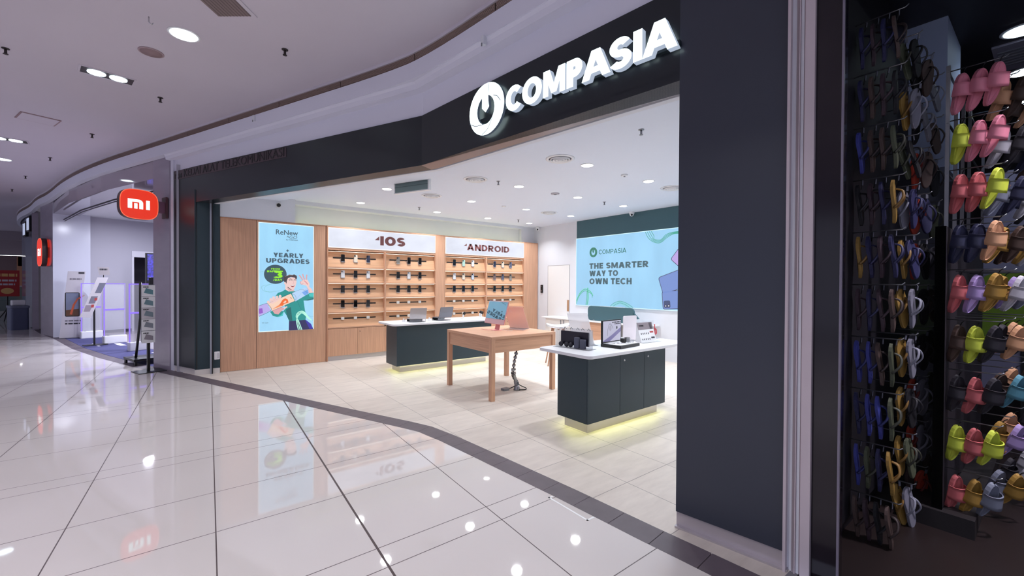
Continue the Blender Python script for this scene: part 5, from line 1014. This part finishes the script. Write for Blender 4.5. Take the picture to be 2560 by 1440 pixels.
b = MB(); b.rbox(-.215, .2, -.14, .14, 0, .035, .006, M_blackp); b.build('tray', t, bevel=.003); b = MB(); b.box(-.195, .185, -.12, .12, .035, .039, M_white); b.build('tray_top', t)
b = MB(); b.box(-.2, .2, .125, .145, .035, .31, M_blackp); b.build('frame', t); b = MB(); b.box(-.188, .188, .122, .125, .05, .298, mat('pale poster', (214, 210, 226), .4)); flat_poly(b, [(-.188, .05), (-.05, .05), (.188, .16), (.188, .21), (-.02, .12), (-.188, .06)], mat('mauve sweep', (140, 132, 176), .5), .1215); word_bars(b, .0, .18, .272, .284, M_txt, .1212); word_bars(b, .05, .18, .252, .262, M_txt, .1212)
flat_disc(b, .1, .21, .014, .02, M_txt, .1212); flat_line(b, curve_pts([(-.1, .12), (-.09, .2), (-.06, .26), (-.02, .25), (.02, .2)], 5), .008, mat('sketch grey', (150, 146, 160), .5), .1213); flat_disc(b, -.04, .21, .025, .035, mat('ear tint', (190, 184, 200), .5), .1214); b.build('poster', t)
for x, y in ((.02, -.02), (.14, .0)): b = MB(); b.box(x - .025, x + .025, y - .022, y + .022, .039, .095, M_blackp); b.build('black_box', t)
for x, y, h_ in ((.06, -.07, .06), (.15, -.06, .035), (-.08, -.03, .02)): b = MB(); b.rbox(x - .02, x + .02, y - .02, y + .02, .039, .039 + h_, .006, M_acr if h_ > .03 else M_white); b.build('clear_block', t)
b = MB(); b.tube(curve_pts([(-.15, -.02, .045), (-.1, .05, .05), (-.05, -.05, .045), (.0, -.09, .042)], 5), .006, M_white, 6); b.build('earbud_cable', t)
t = thing('white_card_panel', 'blank white rounded panel standing behind the earbud display', 'sign', (4.66, 3.47, C2), math.radians(-6)); b = MB(); b.rbox(-.125, .125, -.008, 0, 0, .33, .02, mat('pinkish white card', (238, 230, 236), .5), axis='y'); b.build('panel', t); b = MB(); b.box(-.1, .1, -.06, .06, 0, .006, M_acr); b.build('foot', t)
t = thing('accessory_card_stand', 'grey headed white card stand of small accessories on the short counter', 'display stand', (4.73, 3.25, C2), math.radians(-4))
b = MB(); b.add([(-.15, -.04, 0), (.15, -.04, 0), (.15, .05, .25), (-.15, .05, .25), (-.15, .06, 0), (.15, .06, 0)], [(0, 1, 2, 3), (1, 5, 2), (0, 3, 4), (3, 2, 5, 4), (0, 4, 5, 1)], M_white); b.build('card_body', t)
b = MB(); f_ = lambda z: -.041 + .09 * z / .25
def cardq(x0, x1, z0, z1, m): b.add([(x0, f_(z0), z0), (x1, f_(z0), z0), (x1, f_(z1), z1), (x0, f_(z1), z1)], [(0, 1, 2, 3)], m)
cardq(-.15, .15, .16, .25, mat('grey header', (140, 130, 136), .5)); cardq(.08, .13, .165, .245, M_txt); cardq(-.12, -.03, .2, .22, M_txt)
for r in (.03, .1):
    for i in range(5): cardq(-.12 + i * .035, -.105 + i * .035, r, r + .02, M_txt)
    cardq(.06, .13, r + .015, r + .035, mat('red print', (206, 66, 76), .5)) if r > .05 else cardq(.06, .13, r + .015, r + .035, M_txt)
b.build('card_print', t); b = MB(); b.rbox(-.17, .2, -.08, -.03, 0, .012, .008, M_acr); b.build('foot', t)
t = thing('leaflet_holder', 'clear upright leaflet holder with a red charm at the right of the short counter', 'sign holder', (5.02, 3.42, C2), math.radians(-8)); b = MB(); b.box(-.11, .09, 0, .006, 0, .25, M_acr); b.box(-.11, .09, .03, .036, 0, .12, M_acr); b.box(-.12, .16, -.05, .06, 0, .008, M_acr); b.build('holder', t); b = MB(); b.box(.1, .115, -.005, .0, .02, .2, mat('red charm', (190, 76, 84), .5)); b.tube([(.11, 0, .14), (.14, 0, .12), (.145, 0, .07), (.12, 0, .05), (.1, 0, .1)], .012, mat('red charm', (190, 76, 84), .5), 6); b.build('charm', t)
# white service desk, screen, stool
t = thing('service_desk', 'long white desk along the back wall under the lit slogan sign', 'desk', (7.45, 5.16, 0))
b = MB(); b.rbox(0, .515, 0, 3.22, .725, .752, .03, M_top); b.build('desktop', t, bevel=.003)
b = MB(); b.box(.06, .5, 1.85, 3.1, .05, .725, M_wallw); b.build('cabinet', t)
for y0, y1 in ((1.86, 2.46), (2.47, 3.09)): b = MB(); b.box(.045, .06, y0, y1, .06, .715, mat('door white', (222, 218, 216), .5)); dr = b.build('door', t); k = MB(); yy = 2.40 if y0 < 2 else 2.5; k.box(.038, .046, yy, yy + .03, .58, .70, M_grey); k.build('handle', dr)
b = MB(); b.box(.05, .065, 1.0, 1.83, .30, .715, M_oaky); b.box(.065, .45, 1.0, 1.83, .3, .715, M_oaky); b.build('oak_drawer', t)
for y in (.06, .9): b = MB(); b.box(.06, .12, y, y + .06, 0, .725, M_white); b.build('leg', t)
t = thing('desk_screen', 'dark green rounded privacy screen standing on the white desk', 'desk screen', (7.62, 5.55, .752)); b = MB(); b.rbox(-.02, .02, 0, 1.32, .0, .345, .09, M_greenw, axis='x'); b.build('panel', t, bevel=.008); b = MB(); b.box(-.016, .016, .25, .95, .343, .352, mat('screen cap', (206, 212, 218), .4)); b.build('cap', t); b = MB(); b.add([(-.02, .02, .25), (.02, .02, .25), (-.02, -.12, .12), (.02, -.12, .12), (-.02, .02, .1), (.02, .02, .1)], [(0, 2, 4), (1, 5, 3), (0, 1, 3, 2), (2, 3, 5, 4)], M_greenw); b.build('side_wing', t); b = MB()
for y in (.2, 1.1): b.box(-.04, .04, y, y + .04, 0, .02, M_grey)
b.build('clamp', t)
t = thing('bar_stool', 'white curved stool with splayed oak legs behind the oak table', 'stool', (5.86, 6.08, 0), math.radians(-35))
b = MB(); g_ = []; fs = []; n1, n2 = 13, 9
for i in range(n1):
    for j in range(n2):
        u = -1 + 2 * i / (n1 - 1); v = -1 + 2 * j / (n2 - 1); r = math.sqrt(max(0, 1 - abs(u) ** 2.6)) * .95 + .05; g_.append((u * .235, v * .17 * r, .765 + .045 * u * u - .012 * (1 - v * v) + (.02 * v if v > 0 else 0)))
N = len(g_); g2 = g_ + [(p[0] * .98, p[1] * .98, p[2] - .028) for p in g_]
for i in range(n1 - 1):
    for j in range(n2 - 1): a = i * n2 + j; fs += [(a, a + n2, a + n2 + 1, a + 1), (N + a, N + a + 1, N + a + n2 + 1, N + a + n2)]
for i in range(n1 - 1):
    for j in (0, n2 - 1): a = i * n2 + j; fs.append((a, a + n2, N + a + n2, N + a))
for j in range(n2 - 1):
    for i in (0, n1 - 1): a = i * n2 + j; fs.append((a, a + 1, N + a + 1, N + a))
b.add(g2, fs, mat('stool shell', (222, 220, 224), .4), None, True); b.build('seat', t)
b = MB(); b.tube([(-.13, 0, .715), (-.06, 0, .735), (.06, 0, .735), (.13, 0, .715)], .02, M_oakd, 8); b.tube([(0, -.1, .72), (0, .1, .72)], .02, M_oakd, 8); b.build('under_frame', t)
for sx_ in (-1, 1):
    for sy in (-1, 1): b = MB(); b.tube([(sx_ * .1, sy * .07, .73), (sx_ * .22, sy * .18, 0)], .02, M_oak, 10, r1=.013); b.build('leg', t)
b = MB()
for q in range(4):
    c = [(-1, -1), (1, -1), (1, 1), (-1, 1)]; a_, e_ = c[q], c[(q + 1) % 4]; z = .28; k = 1 - z / .73; b.tube([(a_[0] * (.1 + .12 * k), a_[1] * (.07 + .11 * k), z), (e_[0] * (.1 + .12 * k), e_[1] * (.07 + .11 * k), z)], .008, M_steel, 6)
b.build('footrest', t)
# thin white lines on the mall floor by the threshold
b = MB(); M_floorline = mat('white line', (250, 250, 250), .4)
for a in ((2.142, 2.156, 1.925, 2.318), (2.142, 2.185, 2.304, 2.318), (2.142, 2.215, 1.925, 1.939)): b.box(a[0], a[1], a[2], a[3], 0, .001, M_floorline)
o = b.build('floor_lines'); tag(o, 'thin white corner lines on the mall floor beside the dark threshold', 'tape')

# ------------------------------------------------------------------ the dark slipper shop
def foot_outline(L=.26, w_=.098, n=22):
    out = []
    for i in range(n):
        a = 2 * PI * i / n; z = math.cos(a); x = math.sin(a); ww = w_ / 2 * (.9 + .16 * z - .18 * math.exp(-((z + .15) / .35) ** 2)); out.append((x * ww * (1.0 if abs(z) < .9 else 1), z * L / 2))
    return out
def slide_proto(rgb, emb):
    """open-toe slide hanging toe up: local z up, the foot side faces -y"""
    t = bpy.data.objects.new('slide_sandal', None); COL.objects.link(t); m = mat('slide foam %d %d %d' % rgb, rgb, .6)
    b = MB(); P = foot_outline(); N = len(P); rings = [(1.0, 0.018), (1.0, -.004), (.93, -.010), (.86, -.006)]
    vs = []; fs = []
    for s_, y in rings: vs += [(p[0] * s_, y + .012 * (p[1] / .13) ** 2, p[1] * (1 - (1 - s_) * .6)) for p in P]
    for k in range(len(rings) - 1): fs += [(k * N + i, k * N + (i + 1) % N, (k + 1) * N + (i + 1) % N, (k + 1) * N + i) for i in range(N)]
    fs += [tuple(range(N)), tuple(range(3 * N, 4 * N))[::-1]]; b.add(vs, fs, m); b.build('sole', t)
    b = MB(); n1, n2 = 11, 5; vs = []
    for off in (0.0, .009):
        for i in range(n1):
            a = PI * i / (n1 - 1)
            for j in range(n2):
                f_ = j / (n2 - 1); z = -.02 + .085 * f_; h_ = .060 - .02 * f_; vs.append(((.051 + off * .4) * math.cos(a), .006 - (h_ + off) * math.sin(a) ** .8 if 0 < i < n1 - 1 else .006, z))
    M2 = n1 * n2; fs = []
    for i in range(n1 - 1):
        for j in range(n2 - 1): a = i * n2 + j; fs += [(a, a + 1, a + n2 + 1, a + n2), (M2 + a, M2 + a + n2, M2 + a + n2 + 1, M2 + a + 1)]
        for j in (0, n2 - 1): a = i * n2 + j; fs.append((a, a + n2, M2 + a + n2, M2 + a))
    b.add(vs, fs, m, None, True); st = b.build('strap', t)
    if emb: k = MB(); k.lathe([(.012, 0), (.012, .002)], mat('strap emblem', (120, 70, 40), .6), Matrix.Translation((.028, -.052, .02)) @ Matrix.Rotation(PI / 2 + .2, 4, 'X') @ Matrix.Rotation(.5, 4, 'Y'), 10); k.build('emblem', st)
    b = MB(); b.tube([(0, .02, .10), (0, .01, .15), (0, 0, .165)], .003, M_blackp, 5); b.build('hanger', t)
    return t
def flip_proto(rgb, strap):
    t = bpy.data.objects.new('flip_flop', None); COL.objects.link(t); m = mat('rubber %d %d %d' % rgb, rgb, .6)
    b = MB(); P = foot_outline(.265, .1); N = len(P); vs = []
    for s_, y in ((1, .016), (1, .002), (.96, 0)): vs += [(p[0] * s_, y + .014 * math.sin(p[1] * 14), p[1] * s_) for p in P]
    b.add(vs, [(k * N + i, k * N + (i + 1) % N, (k + 1) * N + (i + 1) % N, (k + 1) * N + i) for k in range(2) for i in range(N)] + [tuple(range(N)), tuple(range(2 * N, 3 * N))[::-1]], m); b.build('sole', t)
    b = MB(); ms = mat('strap %d %d %d' % strap, strap, .5)
    for s_ in (-1, 1): b.tube(curve_pts([(0, .004, .075), (s_ * .012, -.028, .06), (s_ * .036, -.034, .01), (s_ * .04, .0, -.045)], 4), .007, ms, 6, flat=.6)
    b.build('strap', t); b = MB(); b.box(-.008, .008, -.004, -.001, .125, .155, mat('grey hang tag', (120, 120, 134), .6)); b.tube([(0, .005, .10), (0, 0, .16)], .0025, M_blackp, 5); b.build('hang_tag', t); return t
SL = {'pink': (226, 134, 156), 'coral': (206, 104, 108), 'lime': (208, 220, 74), 'lilac': (176, 150, 206), 'mustard': (168, 128, 56), 'charcoal': (44, 40, 48), 'brown': (72, 52, 44), 'peach': (226, 170, 130), 'grey': (128, 132, 150), 'navy': (38, 40, 70), 'white': (200, 196, 206), 'teal': (90, 150, 170)}
FF = {'navy': ((42, 42, 84), (50, 50, 90)), 'plum': ((66, 48, 58), (70, 52, 60)), 'blue': ((64, 70, 156), (50, 54, 110)), 'brown': ((84, 66, 62), (60, 48, 48)), 'ochre': ((160, 124, 58), (140, 104, 50)), 'black': ((28, 26, 32), (40, 38, 44)), 'white': ((132, 130, 144), (150, 150, 165)), 'red': ((196, 66, 46), (120, 40, 40)), 'olive': ((86, 90, 70), (70, 70, 60))}
ORDN = ('topmost', 'second', 'third', 'fourth', 'fifth', 'sixth', 'seventh', 'eighth', 'ninth', 'lowest')
# rack of flip-flops on the party wall
t = thing('flip_flop_rack', 'dark wall rack of flip-flop pegs just inside the dark shop glass', 'rack', (3.3, .84, 0)); RK1 = t
b = MB(); b.box(-.12, 1.9, -.03, 0, .1, 3.45, mat('rack board', (24, 20, 30), .6)); b.build('board', t)
rowsz = [3.27 - .332 * k for k in range(10)]; rnd = random.Random(5)
COLX = (3.4, 3.82, 4.25, 4.7)
for cxx in COLX:
    for z in rowsz: b = MB(); b.tube([(cxx - 3.3, -.02, z), (cxx - 3.3, -.27, z), (cxx - 3.3, -.285, z + .012)], .004, M_steel, 6); b.build('peg', t)
FCOL = [['navy', 'plum', 'navy', 'brown'], ['navy', 'brown', 'plum', 'black'], ['blue', 'brown', 'brown', 'olive'], ['black', 'plum', 'navy', 'ochre'], ['ochre', 'navy', 'plum', 'navy'], ['plum', 'navy', 'plum', 'brown'], ['blue', 'blue', 'brown', 'olive'], ['navy', 'blue', 'blue', 'olive'], ['blue', 'olive', 'navy', 'ochre'], ['brown', 'plum', 'black', 'brown']]
second = [['olive', 'black'], ['ochre', 'white'], ['olive', 'black'], ['white', 'navy'], ['ochre', 'navy'], ['ochre', 'white'], ['ochre', 'white'], ['ochre', 'black'], ['ochre', 'olive'], ['ochre', 'white']]
third = [['black', 'brown'], ['black', 'white'], ['red', 'brown'], ['red', 'navy'], ['red', 'black'], ['white', 'black'], ['white', 'black'], ['red', 'white'], ['red', 'white'], ['brown', 'red']]
def flip(col, x, y, z, rz, lab, tilt=0.0):
    o = put('ff' + col, lambda: flip_proto(*FF[col]), x, y, z, lab, 'flip-flop', 'flip-flops hanging on the dark wall rack'); o.rotation_euler = (tilt, 0, rz); return o
pos = ('nearest the wall', 'second from the wall', 'third from the wall', 'at the peg tip')
for k, z in enumerate(rowsz):
    for i, c in enumerate(FCOL[k]):
        flip(c, 3.4 + rnd.uniform(-.008, .008), .765 - i * .054, z - .16, rnd.uniform(.02, .14), '%s flip-flop %s, %s peg row, front column of wall rack' % (c, pos[i], ORDN[k]), .05 + rnd.uniform(-.04, .05))
    for i, c in enumerate(second[k]):
        flip(c, 3.82, .66 - i * .05 - .03, z - .16, -.35 + rnd.uniform(-.25, .25), '%s flip-flop %s, %s peg row, second column of wall rack' % (c, ('behind', 'in front')[i], ORDN[k]), rnd.uniform(-.1, .15))
    for i, c in enumerate(third[k]):
        flip(c, 4.25, .64 - i * .055, z - .16, -.5 + rnd.uniform(-.4, .4), '%s flip-flop %s, %s peg row, third column of wall rack' % (c, ('behind', 'in front')[i], ORDN[k]), rnd.uniform(-.1, .2))
    flip(('white', 'brown', 'black', 'olive')[k % 4], 4.7, .60, z - .16, -.6 + rnd.uniform(-.4, .4), '%s flip-flop on the %s peg row, last column of the wall rack' % (('white', 'brown', 'black', 'olive')[k % 4], ORDN[k]), rnd.uniform(-.1, .2))
# free-standing rack of slides
t = thing('slide_rack', 'free-standing rack of pegs carrying pink and lime slides in the dark shop', 'rack', (3.97, .45, 0)); b = MB(); b.box(0.0, 2.3, .0, .05, 0.12, 2.0, mat('rack panel', (40, 34, 44), .6)); b.build('panel', t)
for xx in (.08, .45, .83, 1.23, 2.28): b = MB(); b.box(xx - .01, xx + .01, .0, .02, 2.0, 3.08, M_steel); b.build('upright', t)
for zz in (2.36, 2.7, 3.04): b = MB(); b.box(.06, 2.3, .005, .015, zz - .006, zz + .006, M_steel); b.build('crossbar', t); b = MB(); b.box(-.018, .0, .0, .05, 0, 2.0, mat('rack post', (150, 146, 158), .5)); b.build('post', t)
b = MB(); b.box(-.05, 2.35, -.15, .2, 0, .12, mat('rack base', (30, 24, 28), .6)); b.build('base', t)
rz2 = [3.04 - .332 * k for k in range(9)]; CX2 = (4.05, 4.42, 4.8, 5.2)
for j, cxx in enumerate(CX2):
    for z in rz2: b = MB(); b.tube([(cxx - 3.97, 0, z), (cxx - 3.97, -.24 - .03 * j, z), (cxx - 3.97, -.255 - .03 * j, z + .012)], .004, M_steel, 6); b.build('peg', t)
SCOL = [['pink', 'pink', 'pink'], ['lime', 'pink', 'pink'], ['coral', 'coral', 'lime'], ['navy', 'navy', 'peach'], ['coral', 'lilac', 'mustard'], ['brown', 'lime', 'charcoal'], ['charcoal', 'coral', 'charcoal'], ['lime', 'coral', 'lime'], ['coral', 'mustard', 'grey']]
SC2 = [['peach', 'brown'], ['white', 'charcoal'], ['grey', 'navy'], ['mustard', 'brown'], ['mustard', 'white'], ['charcoal', 'peach'], ['brown', 'teal'], ['mustard', 'lilac'], ['grey', 'mustard']]
SC3 = [['brown', 'peach'], ['charcoal', 'navy'], ['navy', 'white'], ['brown', 'mustard'], ['lilac', 'grey'], ['peach', 'charcoal'], ['peach', 'teal'], ['peach', 'navy'], ['charcoal', 'white']]
def slide(col, x, y, z, rx, rz, lab): o = put('sl' + col, lambda: slide_proto(SL[col], col in ('lime', 'mustard', 'brown')), x, y, z, lab, 'slide sandal', 'slides hanging on the free-standing rack'); o.rotation_euler = (rx, rnd.uniform(-.06, .06), rz); return o
pp = ('at the rack post', 'in the middle', 'at the peg tip')
for k, z in enumerate(rz2):
    for i, c in enumerate(SCOL[k]): slide(c, 4.05, .40 - i * .075, z - .165 + .01 * (i == 2), .22 + .05 * i, -.62 + rnd.uniform(-.15, .15), '%s slide %s, %s peg row, front column of slide rack' % (c, pp[i], ORDN[k] if k < 8 else 'lowest'))
    for i, c in enumerate(SC2[k]): slide(c, 4.42, .25 - i * .08, z - .165, .4, -.5 + rnd.uniform(-.2, .2), '%s slide %s, %s peg row, second column of slide rack' % (c, ('behind', 'in front')[i], ORDN[k] if k < 8 else 'lowest'))
    for i, c in enumerate(SC3[k]): slide(c, 4.8, .22 - i * .09, z - .165, .45, -.4 + rnd.uniform(-.3, .3), '%s slide %s, %s peg row, third column of slide rack' % (c, ('behind', 'in front')[i], ORDN[k] if k < 8 else 'lowest'))
    slide(('navy', 'brown', 'charcoal', 'white', 'grey')[k % 5], 5.2, .14, z - .165, .4, -.4 + rnd.uniform(-.3, .3), '%s slide on the %s peg row, last column of the slide rack' % (('navy', 'brown', 'charcoal', 'white', 'grey')[k % 5], ORDN[k] if k < 8 else 'lowest'))
t = thing('lime_poster_board', 'lime green board behind the slides at the right edge of the picture', 'poster', (7.2, .18, 0), -PI / 2); b = MB(); b.rbox(-.35, .22, 0, .04, .95, 1.75, .1, mat('lime board', (128, 160, 40), .6), axis='y'); b.build('board', t); b = MB(); b.box(-.35, .3, .05, .08, .4, 2.9, mat('pale lilac board', (150, 146, 176), .6)); b.build('backing', t); b = MB(); b.box(-.05, .05, .02, .06, 0, .95, M_black); b.build('post', t)
